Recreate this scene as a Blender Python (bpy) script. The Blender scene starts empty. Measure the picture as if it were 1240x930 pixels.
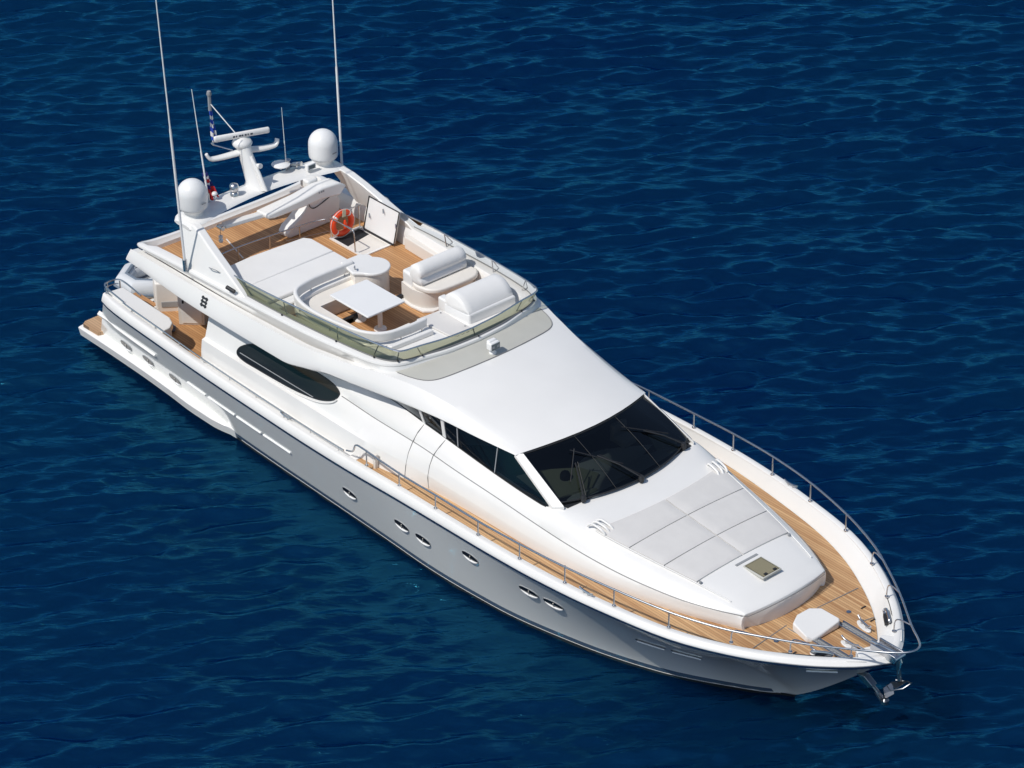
import bpy, bmesh, math, random
import numpy as np
from mathutils import Vector, Matrix
random.seed(7); np.random.seed(7)
S = bpy.context.scene
COL = S.collection

# ------------------------------------------------------------------ camera
CAM_POS = (57.9193, -38.8503, 39.2237); YAW, PITCH, ROLL, FPX = 2.4182, 0.5429, -0.0059, 3600.0
F = Vector((math.cos(YAW)*math.cos(PITCH), math.sin(YAW)*math.cos(PITCH), -math.sin(PITCH)))
R0 = Vector((math.sin(YAW), -math.cos(YAW), 0)); U0 = R0.cross(F)
R = R0*math.cos(ROLL)+U0*math.sin(ROLL); U = -R0*math.sin(ROLL)+U0*math.cos(ROLL)
cd = bpy.data.cameras.new('camera'); cam = bpy.data.objects.new('camera', cd); COL.objects.link(cam)
cam.matrix_world = Matrix(((R.x, U.x, -F.x, CAM_POS[0]), (R.y, U.y, -F.y, CAM_POS[1]), (R.z, U.z, -F.z, CAM_POS[2]), (0, 0, 0, 1)))
cd.sensor_width = 36; cd.lens = FPX/1240*36; cd.clip_end = 9000; cd.clip_start = 1
S.camera = cam

# ------------------------------------------------------------------ light
SUN_EL = math.radians(53); SUN_AZ = Vector((-0.09, -1, 0)).normalized()      # direction towards the sun
w = bpy.data.worlds.new('World'); S.world = w; w.use_nodes = True
nt = w.node_tree; nt.nodes.clear()
sky = nt.nodes.new('ShaderNodeTexSky'); sky.sky_type = 'NISHITA'; sky.sun_disc = False
sky.sun_elevation = SUN_EL; sky.sun_rotation = math.atan2(SUN_AZ.x, SUN_AZ.y)
bg = nt.nodes.new('ShaderNodeBackground'); bg.inputs[1].default_value = 0.10
wo = nt.nodes.new('ShaderNodeOutputWorld'); nt.links.new(sky.outputs[0], bg.inputs[0]); nt.links.new(bg.outputs[0], wo.inputs[0])
sd = bpy.data.lights.new('sun', 'SUN'); sd.energy = 3.25; sd.angle = math.radians(0.5); sd.color = (1, 0.965, 0.91)
sun = bpy.data.objects.new('sun', sd); COL.objects.link(sun)
sv = Vector((SUN_AZ.x*math.cos(SUN_EL), SUN_AZ.y*math.cos(SUN_EL), math.sin(SUN_EL)))
sun.rotation_euler = sv.to_track_quat('Z', 'Y').to_euler(); sun.location = (0, 0, 60)
S.view_settings.view_transform = 'Standard'; S.view_settings.look = 'None'
S.view_settings.exposure = 0; S.view_settings.gamma = 1
S.render.engine = 'CYCLES'
S.cycles.caustics_reflective = False; S.cycles.max_bounces = 8; S.cycles.transparent_max_bounces = 12; S.cycles.sample_clamp_indirect = 3; S.cycles.sample_clamp_direct = 4

# ------------------------------------------------------------------ materials
def node(nt, t, **kw):
    n = nt.nodes.new(t)
    for k, v in kw.items(): setattr(n, k, v)
    return n
def mat(name, col, rough=0.4, metal=0.0, coat=0.0, vary=0.06, vscale=1.5, bump=0.0, bscale=40, spec=0.5):
    m = bpy.data.materials.new(name); m.use_nodes = True; nt = m.node_tree; b = nt.nodes['Principled BSDF']
    b.inputs['Roughness'].default_value = rough; b.inputs['Metallic'].default_value = metal
    b.inputs['Coat Weight'].default_value = coat; b.inputs['Coat Roughness'].default_value = 0.06
    b.inputs['Specular IOR Level'].default_value = spec
    tc = node(nt, 'ShaderNodeTexCoord'); n = node(nt, 'ShaderNodeTexNoise'); n.inputs['Scale'].default_value = vscale; n.inputs['Detail'].default_value = 6
    nt.links.new(tc.outputs['Object'], n.inputs['Vector'])
    r = node(nt, 'ShaderNodeValToRGB'); r.color_ramp.elements[0].position = 0.3; r.color_ramp.elements[1].position = 0.7
    r.color_ramp.elements[0].color = (*[c*(1-vary) for c in col], 1); r.color_ramp.elements[1].color = (*[min(1, c*(1+vary*.4)) for c in col], 1)
    nt.links.new(n.outputs['Fac'], r.inputs[0]); nt.links.new(r.outputs[0], b.inputs['Base Color'])
    if bump:
        n2 = node(nt, 'ShaderNodeTexNoise'); n2.inputs['Scale'].default_value = bscale; n2.inputs['Detail'].default_value = 3
        bp = node(nt, 'ShaderNodeBump'); bp.inputs['Strength'].default_value = bump; bp.inputs['Distance'].default_value = 0.02
        nt.links.new(tc.outputs['Object'], n2.inputs['Vector']); nt.links.new(n2.outputs['Fac'], bp.inputs['Height']); nt.links.new(bp.outputs[0], b.inputs['Normal'])
    return m
def teak(name, c1, c2, pitch=0.075, axis='y'):
    m = bpy.data.materials.new(name); m.use_nodes = True; nt = m.node_tree; b = nt.nodes['Principled BSDF']
    b.inputs['Roughness'].default_value = 0.6
    tc = node(nt, 'ShaderNodeTexCoord'); sp = node(nt, 'ShaderNodeSeparateXYZ'); nt.links.new(tc.outputs['Object'], sp.inputs[0])
    ax = sp.outputs['Y' if axis == 'y' else 'X']; ln = sp.outputs['X' if axis == 'y' else 'Y']
    def mth(op, a, bb=None):
        n = node(nt, 'ShaderNodeMath', operation=op)
        for i, v in enumerate((a, bb)):
            if v is None: continue
            if isinstance(v, (int, float)): n.inputs[i].default_value = v
            else: nt.links.new(v, n.inputs[i])
        return n.outputs[0]
    u = mth('DIVIDE', ax, pitch); fr = mth('FRACT', u); fl = mth('FLOOR', u)
    wn = node(nt, 'ShaderNodeTexWhiteNoise', noise_dimensions='1D'); nt.links.new(fl, wn.inputs['W'])
    # grain, stretched along the plank
    mp = node(nt, 'ShaderNodeMapping'); mp.inputs['Scale'].default_value = (0.6, 14, 6) if axis == 'y' else (14, 0.6, 6)
    nt.links.new(tc.outputs['Object'], mp.inputs[0]); n = node(nt, 'ShaderNodeTexNoise'); n.inputs['Scale'].default_value = 1.6; n.inputs['Detail'].default_value = 8
    nt.links.new(mp.outputs[0], n.inputs['Vector'])
    n3 = node(nt, 'ShaderNodeTexNoise'); n3.inputs['Scale'].default_value = 0.9; n3.inputs['Detail'].default_value = 4; nt.links.new(tc.outputs['Object'], n3.inputs['Vector'])
    f = mth('ADD', mth('ADD', mth('MULTIPLY', wn.outputs['Value'], 0.5), mth('MULTIPLY', n.outputs['Fac'], 0.5)), mth('MULTIPLY', mth('SUBTRACT', n3.outputs['Fac'], 0.5), 0.5))
    r = node(nt, 'ShaderNodeValToRGB'); r.color_ramp.elements[0].position = 0.15; r.color_ramp.elements[1].position = 0.85
    r.color_ramp.elements[0].color = (*c1, 1); r.color_ramp.elements[1].color = (*c2, 1); nt.links.new(f, r.inputs[0])
    gap = mth('LESS_THAN', fr, 0.10)
    mx = node(nt, 'ShaderNodeMix', data_type='RGBA'); nt.links.new(gap, mx.inputs[0]); nt.links.new(r.outputs[0], mx.inputs[6]); mx.inputs[7].default_value = (c1[0]*.42, c1[1]*.42, c1[2]*.45, 1)
    nt.links.new(mx.outputs[2], b.inputs['Base Color'])
    return m
def glass(name, tint, alpha_dark=0.5, rough=0.02):
    m = bpy.data.materials.new(name); m.use_nodes = True; nt = m.node_tree; nt.nodes.clear()
    o = node(nt, 'ShaderNodeOutputMaterial'); t = node(nt, 'ShaderNodeBsdfTransparent'); t.inputs[0].default_value = (*tint, 1)
    g = node(nt, 'ShaderNodeBsdfGlossy'); g.inputs['Roughness'].default_value = rough; g.inputs[0].default_value = (0.9, 0.95, 1, 1)
    lw = node(nt, 'ShaderNodeFresnel'); lw.inputs[0].default_value = 1.5
    d = node(nt, 'ShaderNodeBsdfDiffuse'); d.inputs[0].default_value = (tint[0]*.25, tint[1]*.25, tint[2]*.25, 1)
    m1 = node(nt, 'ShaderNodeMixShader'); m1.inputs[0].default_value = alpha_dark; nt.links.new(t.outputs[0], m1.inputs[1]); nt.links.new(d.outputs[0], m1.inputs[2])
    m2 = node(nt, 'ShaderNodeMixShader'); nt.links.new(lw.outputs[0], m2.inputs[0]); nt.links.new(m1.outputs[0], m2.inputs[1]); nt.links.new(g.outputs[0], m2.inputs[2])
    nt.links.new(m2.outputs[0], o.inputs[0]); return m
M = {}
M['gel'] = mat('white_gelcoat', (0.80, 0.79, 0.765), 0.28, coat=0.4, vary=0.035, vscale=0.7)
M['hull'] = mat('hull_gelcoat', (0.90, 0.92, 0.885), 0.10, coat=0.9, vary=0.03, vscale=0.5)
M['cream'] = mat('cream_gelcoat', (0.75, 0.71, 0.655), 0.4, vary=0.05)
M['nonslip'] = mat('nonslip_grey_beige', (0.50, 0.495, 0.45), 0.75, vary=0.05, bump=0.4, bscale=120)
M['cover'] = mat('white_vinyl_cover', (0.78, 0.77, 0.75), 0.5, vary=0.03, bump=0.35, bscale=4)
M['pad'] = mat('sun_pad_fabric', (0.635, 0.62, 0.60), 0.85, vary=0.03, vscale=3, bump=0.25, bscale=5)
M['uphol'] = mat('cream_upholstery', (0.77, 0.73, 0.67), 0.55, vary=0.05, bump=0.25, bscale=8)
M['table'] = mat('table_white', (0.80, 0.80, 0.79), 0.3, vary=0.02)
M['steel'] = mat('stainless_steel', (0.60, 0.60, 0.61), 0.27, metal=1.0, vary=0.05)
M['galv'] = mat('galvanised_steel', (0.26, 0.27, 0.29), 0.35, metal=1.0, vary=0.2)
M['navy'] = mat('navy_paint', (0.010, 0.022, 0.055), 0.2, coat=0.4)
M['bootblue'] = mat('boot_stripe_blue', (0.10, 0.15, 0.22), 0.15, coat=.6)
M['black'] = mat('black_rubber', (0.02, 0.02, 0.022), 0.5)
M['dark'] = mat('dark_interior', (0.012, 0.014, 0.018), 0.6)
M['dash'] = mat('dashboard_cream', (0.62, 0.60, 0.42), 0.5)
M['seam'] = mat('grey_sealant', (0.20, 0.20, 0.20), 0.7)
M['orange'] = mat('orange_foam', (0.85, 0.065, 0.008), 0.5)
M['reflect'] = mat('white_tape', (0.75, 0.74, 0.70), 0.5)
M['pvc'] = mat('inflatable_fabric', (0.62, 0.64, 0.66), 0.5, vary=0.05)
M['pvcgrey'] = mat('inflatable_grey', (0.17, 0.21, 0.26), 0.6)
M['rope'] = mat('rope_dark', (0.12, 0.12, 0.14), 0.8)
M['lens'] = mat('lamp_lens', (0.10, 0.13, 0.14), 0.08)
M['red'] = mat('red_cloth', (0.62, 0.02, 0.025), 0.8)
M['blue'] = mat('blue_cloth', (0.02, 0.07, 0.45), 0.8)
M['deepblue'] = mat('deep_blue_cloth', (0.02, 0.02, 0.16), 0.8)
M['whitecloth'] = mat('white_cloth', (0.75, 0.75, 0.75), 0.8)
M['grey'] = mat('grey_plastic', (0.30, 0.31, 0.32), 0.5)
M['teak'] = teak('teak_flybridge', (0.40, 0.195, 0.078), (0.60, 0.335, 0.15))
M['teak2'] = teak('teak_foredeck', (0.37, 0.19, 0.082), (0.65, 0.42, 0.215), 0.07)
M['teak3'] = teak('teak_platform', (0.40, 0.24, 0.13), (0.55, 0.36, 0.21), 0.08)
M['glass'] = glass('dark_tinted_glass', (0.20, 0.23, 0.23), 0.01)
M['smoke'] = glass('smoked_green_screen', (0.56, 0.57, 0.42), 0.12)
M['hatchglass'] = glass('hatch_acrylic', (0.85, 0.82, 0.70), 0.05)

# ------------------------------------------------------------------ helpers
def empty(name, loc=(0, 0, 0), label=None, cat=None, group=None):
    o = bpy.data.objects.new(name, None); COL.objects.link(o); o.location = loc; o.empty_display_size = .2
    tag(o, label, cat, group); return o
def tag(o, label=None, cat=None, group=None, kind=None):
    if label: o['label'] = label
    if cat: o['category'] = cat
    if group: o['group'] = group
    if kind: o['kind'] = kind
    return o
def build(name, vf, m, parent=None, smooth=35, bevel=0, label=None, seg=2, sub=0, solid=0, angle=30):
    v, f = vf
    me = bpy.data.meshes.new(name); me.from_pydata([tuple(map(float, a)) for a in v], [], f); me.validate()
    bm = bmesh.new(); bm.from_mesh(me); bmesh.ops.remove_doubles(bm, verts=bm.verts, dist=1e-5); bmesh.ops.recalc_face_normals(bm, faces=bm.faces)
    bm.to_mesh(me); bm.free()
    if smooth:
        for p in me.polygons: p.use_smooth = True
        me.set_sharp_from_angle(angle=math.radians(smooth))
    me.materials.append(M[m] if isinstance(m, str) else m)
    o = bpy.data.objects.new(name, me); COL.objects.link(o)
    if parent:
        o.parent = parent
        p = parent; off = Vector((0, 0, 0))
        while p: off += p.location; p = p.parent
        for vv in me.vertices: vv.co -= off
    if solid:
        md = o.modifiers.new('thick', 'SOLIDIFY'); md.thickness = solid; md.offset = -1
    if bevel:
        md = o.modifiers.new('bevel', 'BEVEL'); md.width = bevel; md.segments = seg; md.limit_method = 'ANGLE'; md.angle_limit = math.radians(angle)
        md.harden_normals = False
    if sub:
        md = o.modifiers.new('sub', 'SUBSURF'); md.levels = sub; md.render_levels = sub
    if label: o['label'] = label
    return o
def join(*vfs):
    V, Fc = [], []
    for v, f in vfs:
        n = len(V); V += [tuple(a) for a in v]; Fc += [[i+n for i in q] for q in f]
    return V, Fc
def grid(rows, close_u=False, close_v=False, caps=False):
    n, k = len(rows), len(rows[0]); V = [p for r in rows for p in r]; Fc = []
    for i in range(n if close_u else n-1):
        for j in range(k if close_v else k-1):
            a = i*k+j; b = i*k+(j+1) % k; c = ((i+1) % n)*k+(j+1) % k; d = ((i+1) % n)*k+j
            Fc.append([a, b, c, d])
    if caps: Fc.append(list(range(k))[::-1]); Fc.append([(n-1)*k+j for j in range(k)])
    return V, Fc
def box(x0, x1, y0, y1, z0, z1):
    return prism([(x0, y0), (x1, y0), (x1, y1), (x0, y1)], z0, z1)
def prism(poly, z0, z1):
    n = len(poly); g0 = z0 if callable(z0) else (lambda x, y: z0); g1 = z1 if callable(z1) else (lambda x, y: z1)
    V = [(x, y, g0(x, y)) for x, y in poly]+[(x, y, g1(x, y)) for x, y in poly]
    return V, [list(range(n))[::-1], list(range(n, 2*n))]+[[i, (i+1) % n, n+(i+1) % n, n+i] for i in range(n)]
def extrude(poly3, vec):
    n = len(poly3); V = [tuple(p) for p in poly3]+[(p[0]+vec[0], p[1]+vec[1], p[2]+vec[2]) for p in poly3]
    return V, [list(range(n))[::-1], list(range(n, 2*n))]+[[i, (i+1) % n, n+(i+1) % n, n+i] for i in range(n)]
def tube(pts, r, n=8, closed=False, flat=1.0):
    pts = [Vector(p) for p in pts]; m = len(pts); rows = []; up = None
    rr = r if isinstance(r, (list, tuple)) else [r]*m
    for i, p in enumerate(pts):
        a = pts[i-1] if (i > 0 or closed) else p; b = pts[(i+1) % m] if (i < m-1 or closed) else p
        t = (b-a).normalized()
        if up is None:
            up = Vector((0, 0, 1)) if abs(t.z) < .95 else Vector((0, 1, 0))
        s = t.cross(up).normalized(); up = s.cross(t).normalized()
        rows.append([tuple(p+(s*math.cos(q)+up*math.sin(q)*flat)*rr[i]) for q in [2*math.pi*k/n for k in range(n)]])
    return grid(rows, close_u=closed, close_v=True, caps=not closed)
def spline(pts, n=8, closed=False):
    P = [Vector(p) for p in pts]; m = len(P); out = []
    for i in range(m if closed else m-1):
        if closed: a, b, c, d = P[i-1], P[i], P[(i+1) % m], P[(i+2) % m]
        else: a, b, c, d = P[max(i-1, 0)], P[i], P[i+1], P[min(i+2, m-1)]
        for k in range(n):
            t = k/n; out.append(tuple(.5*((2*b)+(c-a)*t+(2*a-5*b+4*c-d)*t*t+(3*b-a-3*c+d)*t**3)))
    if not closed: out.append(tuple(P[-1]))
    return out
def lathe(prof, cx, cy, n=32, axis=None):
    rows = [[(cx+r*math.cos(2*math.pi*k/n), cy+r*math.sin(2*math.pi*k/n), z) for k in range(n)] for r, z in prof]
    return grid(rows, close_v=True, caps=True)
def cyl(p, q, r, n=12): return tube([p, q], r, n)
def pchip(xs, ys, x):
    xs = np.array(xs, float); ys = np.array(ys, float); h = np.diff(xs); d = np.diff(ys)/h
    m = np.zeros(len(xs)); m[0] = d[0]; m[-1] = d[-1]
    for i in range(1, len(xs)-1):
        if d[i-1]*d[i] > 0:
            w1 = 2*h[i]+h[i-1]; w2 = h[i]+2*h[i-1]; m[i] = (w1+w2)/(w1/d[i-1]+w2/d[i])
    x = min(max(x, xs[0]), xs[-1]); i = min(max(int(np.searchsorted(xs, x))-1, 0), len(xs)-2)
    t = (x-xs[i])/h[i]
    return float((1+2*t)*(1-t)**2*ys[i]+t*(1-t)**2*h[i]*m[i]+t*t*(3-2*t)*ys[i+1]+t*t*(t-1)*h[i]*m[i+1])
def T(table):
    xs = [a[0] for a in table]; ys = [a[1] for a in table]; return lambda x: pchip(xs, ys, x)
def lin(a, b, n): return [a+(b-a)*i/(n-1) for i in range(n)]
def rrect(x0, x1, y0, y1, r, n=5):
    P = []
    for cx, cy, a0 in ((x1-r, y1-r, 0), (x0+r, y1-r, 90), (x0+r, y0+r, 180), (x1-r, y0+r, 270)):
        for k in range(n+1):
            a = math.radians(a0+90*k/n); P.append((cx+r*math.cos(a), cy+r*math.sin(a)))
    return P

# ------------------------------------------------------------------ water
def water():
    g = 1.075
    def axis(lo, hi, d):
        c = list(np.arange(lo, hi+1e-6, d)); s = d; a = c[-1]; e = []
        while a < 4000: s *= g*1.02; a += s; e.append(a)
        s = d; b = c[0]; f = []
        while b > -4000: s *= g*1.02; b -= s; f.append(b)
        return np.array(f[::-1]+c+e)
    X = axis(-25, 36, .076); Y = axis(-18, 37, .076)
    gx, gy = np.meshgrid(X, Y, indexing='ij'); px = gx.astype(np.float32); py = gy.astype(np.float32)
    dx = np.gradient(X)[:, None]*np.ones_like(gy); dy = np.gradient(Y)[None, :]*np.ones_like(gx); cell = np.maximum(dx, dy)
    rs = np.random.RandomState(11); hz = np.zeros_like(px); ox = np.zeros_like(px); oy = np.zeros_like(px)
    main = YAW+0.12
    N = 200
    for i in range(N):
        L = 0.34*(8.0/0.34)**((i+rs.rand())/N); k = 2*math.pi/L
        th = main+rs.randn()*(0.30 if L < 2.5 else .26); A = 0.0105*L*(.5+rs.rand())*(0.18 if L > 3.5 else (.28 if L > 1.6 else (.95 if L > .9 else 2.0)))*0.44
        ph = rs.rand()*6.283; cx, cy = math.cos(th), math.sin(th)
        fade = np.clip((L/4-cell)/(L/8), 0, 1).astype(np.float32)
        if fade.max() <= 0: continue
        q = (k*(cx*px+cy*py)+ph).astype(np.float32); c = np.cos(q)*fade; s = np.sin(q)*fade
        hz += A*c; ox -= cx*A*.3*s; oy -= cy*A*.3*s
    # groups of wavelets: patches of livelier and calmer water
    amp = 1+.20*np.sin(px*.31+1.3*np.sin(py*.17))*np.sin(py*.27+1.1*np.sin(px*.13)+1)
    # calmer in the lee right beside the hull
    hw_ = np.interp(px, [0, 6, 14, 16.3, 18.6, 20.6, 22.06, 23.05], [2.8, 2.8, 2.76, 2.65, 2.23, 1.57, .76, 0]); d_ = np.clip((np.abs(py)-hw_)/1.3, 0, 1)
    lee = .25+.75*np.where((px > -.5) & (px < 23.4), d_*d_*(3-2*d_), 1); amp = amp*lee
    hz *= amp; ox *= amp; oy *= amp
    V = np.stack([px+ox, py+oy, hz-0.02], -1).reshape(-1, 3)
    nx, ny = gx.shape; idx = np.arange(nx*ny).reshape(nx, ny)
    q = np.stack([idx[:-1, :-1], idx[1:, :-1], idx[1:, 1:], idx[:-1, 1:]], -1).reshape(-1, 4)
    me = bpy.data.meshes.new('water'); me.vertices.add(len(V)); me.vertices.foreach_set('co', V.astype(np.float32).ravel())
    me.loops.add(q.size); me.loops.foreach_set('vertex_index', q.ravel().astype(np.int32))
    me.polygons.add(len(q)); me.polygons.foreach_set('loop_start', np.arange(0, q.size, 4, dtype=np.int32))
    try: me.polygons.foreach_set('loop_total', np.full(len(q), 4, dtype=np.int32))
    except Exception: pass
    me.update(); me.shade_smooth()
    m = bpy.data.materials.new('sea_water'); m.use_nodes = True; nt = m.node_tree; b = nt.nodes['Principled BSDF']
    b.inputs['Roughness'].default_value = 1; b.inputs['Specular IOR Level'].default_value = 0
    b.inputs['Subsurface Weight'].default_value = 1; b.subsurface_method = 'BURLEY'; b.inputs['Subsurface Radius'].default_value = (1, 1, 1); b.inputs['Subsurface Scale'].default_value = 3
    gl = node(nt, 'ShaderNodeBsdfGlossy'); gl.inputs[0].default_value = (0.09, 0.66, 1.0, 1); gl.inputs['Roughness'].default_value = 0.05
    fr = node(nt, 'ShaderNodeFresnel'); fr.inputs[0].default_value = 1.75; mxs = node(nt, 'ShaderNodeMixShader')
    nt.links.new(fr.outputs[0], mxs.inputs[0]); nt.links.new(b.outputs[0], mxs.inputs[1]); nt.links.new(gl.outputs[0], mxs.inputs[2])
    nt.links.new(mxs.outputs[0], nt.nodes['Material Output'].inputs[0])
    tc = node(nt, 'ShaderNodeTexCoord')
    n0 = node(nt, 'ShaderNodeTexNoise'); n0.inputs['Scale'].default_value = 0.055; n0.inputs['Detail'].default_value = 5; nt.links.new(tc.outputs['Object'], n0.inputs['Vector'])
    r = node(nt, 'ShaderNodeValToRGB'); r.color_ramp.elements[0].position = .36; r.color_ramp.elements[1].position = .66
    r.color_ramp.elements[0].color = (0.0002, 0.0055, 0.034, 1); r.color_ramp.elements[1].color = (0.0004, 0.0110, 0.038, 1)
    nt.links.new(n0.outputs['Fac'], r.inputs[0]); nt.links.new(r.outputs[0], b.inputs['Base Color'])
    mp = node(nt, 'ShaderNodeMapping'); mp.inputs['Rotation'].default_value = (0, 0, -YAW); mp.inputs['Scale'].default_value = (1.0, 0.42, 1)
    vm = node(nt, 'ShaderNodeVectorRotate', rotation_type='Z_AXIS'); vm.inputs['Angle'].default_value = -YAW
    nt.links.new(tc.outputs['Object'], vm.inputs['Vector'])
    sc = node(nt, 'ShaderNodeVectorMath', operation='MULTIPLY'); sc.inputs[1].default_value = (1, .30, 1); nt.links.new(vm.outputs[0], sc.inputs[0])
    prev = None
    for s_, det, rg, dist in ((1.25, 3, True, .008), (3.4, 3, True, .008), (8, 4, False, .024)):
        n = node(nt, 'ShaderNodeTexNoise'); n.inputs['Scale'].default_value = s_; n.inputs['Detail'].default_value = det; n.inputs['Distortion'].default_value = .35
        if rg: n.noise_type = 'RIDGED_MULTIFRACTAL'; n.inputs['Roughness'].default_value = .5; n.inputs['Offset'].default_value = 1.0; n.inputs['Gain'].default_value = 1.2
        n.normalize = True
        nt.links.new(sc.outputs[0], n.inputs['Vector'])
        bp = node(nt, 'ShaderNodeBump'); bp.inputs['Strength'].default_value = 1; bp.inputs['Distance'].default_value = dist
        nt.links.new(n.outputs['Fac'], bp.inputs['Height'])
        if prev: nt.links.new(prev.outputs[0], bp.inputs['Normal'])
        prev = bp
    nt.links.new(prev.outputs[0], gl.inputs['Normal']); nt.links.new(prev.outputs[0], fr.inputs['Normal'])
    me.materials.append(m); o = bpy.data.objects.new('water', me); COL.objects.link(o); o['kind'] = 'structure'
    o['label'] = 'deep blue rippled sea around the yacht'
water()

# ------------------------------------------------------------------ hull lines (metres: x forward from the stern, z above the water)
XS = [1.5, 2, 4.2, 6.4, 9.1, 12.3, 16.5, 17.9, 19.3, 20.6, 22, 23.3, 24.5, 25.2, 25.6, 25.86]
YS = [2.95, 3.05, 3.18, 3.28, 3.35, 3.43, 3.47, 3.44, 3.34, 3.16, 2.88, 2.36, 1.6, .98, .5, .03]
ys = T(list(zip(XS, YS)))
yw = T(list(zip([1.5, 4, 6, 8, 10.3, 12.6, 14.1, 16.3, 18.6, 20.6, 22.06, 22.8, 23.05], [2.42, 2.50, 2.58, 2.64, 2.68, 2.72, 2.76, 2.65, 2.23, 1.57, .76, .25, 0])))
zs = T([(1.5, 2.13), (6, 2.15), (9.6, 2.18), (12, 2.26), (14, 2.36), (16.5, 2.43), (20, 2.48), (26, 2.54)])       # top of the gunwale
gh = T([(1.5, .22), (12, .22), (16, .19), (20, .15), (26, .11)])                                                   # height of its white face
zt = lambda x: zs(x)-gh(x)
pw = T([(0, 1), (14, 1), (22, 1.25), (25, 1.1)])
def zl(x): return 0 if x < 23.05 else min(2.54*((x-23.05)/2.81)**1.15, zt(x)-.02)
def hy(x, z):
    t = max(0, min(1, (z-zl(x))/(zt(x)-zl(x)))); return yw(x)+(ys(x)-yw(x))*t**pw(x)
HX = lin(1.5, 22.8, 60)+lin(22.9, 25.4, 24)+lin(25.45, 25.84, 12)

yacht = empty('motor_yacht', (13, 0, 0), 'white flybridge motor yacht with teak decks floating on dark blue sea', 'yacht')
Y = yacht
def hull():
    rows = []
    for x in HX:
        L = [(x, 0, -1.3 if x < 22.8 else zl(x)), (x, .55*yw(x), -.9 if x < 22.8 else zl(x))]
        for i in range(15):
            z = zl(x)+(zt(x)-zl(x))*i/14; L.append((x, hy(x, z), z))
        L = [(a-max(0, 1.85-max(c, -.2))*.6*max(0, 1-(a-1.5)/1.6), b, c) for a, b, c in L]
        rows.append([(a, -b, c) for a, b, c in L[::-1]]+[(a, b, c) for a, b, c in L[1:]])
    v, f = grid(rows)
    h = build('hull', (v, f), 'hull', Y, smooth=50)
    # dark boot stripe at the waterline
    rows = []
    for s in (-1, 1):
        st = []
        for x in [a for a in HX if a < 23.0]:
            st.append([(x, s*(hy(x, z)+.006), z) for z in (-.25, .02, .08)])
        st += [[(23.15, 0, -.25), (23.15, 0, .02), (23.2, 0, .07)]]
        build('boot_stripe', grid(st), 'black', h)
        build('boot_stripe', grid([[(x, s*(hy(x, z)+.005), z) for z in (.08, .22)] for x in HX if x < 22.9]), 'bootblue', h)
        build('waterline_foam_reflection', tube([(x, s*(hy(x, .05)+.012), hy(x, .05)*0+.065) for x in lin(6.8, 22.9, 90)], .006, 5), 'gel', h)  # white tube painted in for the line of foam and wet reflection
    # white rounded gunwale strake with a navy line under it
    for s in (-1, 1):
        rows = []; nl = []
        for x in HX+[25.9]:
            yy = ys(x) if x < 25.88 else .0; zz = zs(x)
            # outward normal in plan
            d = (ys(min(x+.05, 25.86))-ys(x-.05))/.1; nx, ny = -d, 1; q = math.hypot(nx, ny); nx /= q; ny /= q
            def P(o, z): return (x+nx*o, s*max(yy+ny*o, 0), zz+z)
            g_ = gh(x); rows.append([P(-.01, -g_), P(.02, -g_+.005), P(.025, -g_+.03), P(.0, -g_*.5), P(-.03, -.03), P(-.05, -.005), P(-.08, .003), P(-.18, .005), P(-.2, -.01), P(-.2, -.1)])
            nl.append([P(-.002, -g_-.06), P(.012, -g_-.055), P(.018, -g_-.01), P(.01, -g_+.01)])
        build('gunwale', grid(rows), 'gel', Y, smooth=50)
        build('rub_stripe', grid(nl), 'navy', h, smooth=50)
hull()
XD = lin(1.6, 25.3, 90)
yt = T([(1.6, 2.6), (6, 2.95), (13, 3.2), (16, 3.2), (18, 3.1), (20, 2.86), (21.3, 2.62), (22.3, 2.3), (23.3, 1.8), (24.1, 1.28), (24.75, .7), (25.1, .3), (25.28, .03)])
def bulwark():
    for s in (-1, 1):
        rows = []
        for x in XD:
            yo = max(ys(min(x+.12, 25.8))-.19, yt(x)+.01) if x > 24 else ys(x)-.19
            zd = 2.13 if x > 6.1 else 1.35
            rows.append([(min(x+(.25 if x > 25 else 0), 25.6), s*yo, zs(x)), (x, s*(yt(x)+.5*(yo-yt(x))+.02), (zs(x)+zd)/2), (x, s*yt(x), zd-.02)])
        build('bulwark', grid(rows), 'gel', Y, smooth=50)
    rows = []
    for x in [a for a in XD if a > 11.8]+[25.28]:
        rows.append([(x, -yt(x), 2.14), (x, -.4*yt(x), 2.15), (x, .4*yt(x), 2.15), (x, yt(x), 2.14)])
    d = build('foredeck', grid(rows), 'teak2', Y)
    for s in (-1, 1): build('side_gutter', grid([[(x, s*2.7, 2.12), (x, s*(ys(x)-.15), 2.12)] for x in lin(5.8, 11.95, 12)]), 'gel', Y)
    # planking seams of the forward deck hatches
    for (a, b) in (((23.3, -1.56), (23.2, -.45)), ((23.2, .5), (23.28, 1.7)), ((23.3, .52), (24.9, .4)), ((23.3, -.5), (24.9, -.5)), ((24.15, .75), (24.25, 1.15))):
        build('deck_seam', cyl((*a, 2.15), (*b, 2.15), .012, 6), 'seam', d)
    for a in ((23.75, .9), (23.45, -1.02)):
        build('deck_filler', lathe([(.055, 2.15), (.055, 2.158), (.0, 2.16)], *a, 16), 'steel', d)
    for a in ((23.85, 1.25), (24.3, 1.05), (24.0, -1.05)):
        build('deck_latch', box(a[0]-.015, a[0]+.015, a[1]-.07, a[1]+.07, 2.15, 2.162), 'black', d)
bulwark()
# bow closing plate inside the stem
build('stem_head', prism([(25.12, -.40), (25.27, 0), (25.12, .40), (25.38, .56), (25.68, .22), (25.78, 0), (25.68, -.22), (25.38, -.56)], 2.3, 2.54), 'gel', Y, bevel=.02)

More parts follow.
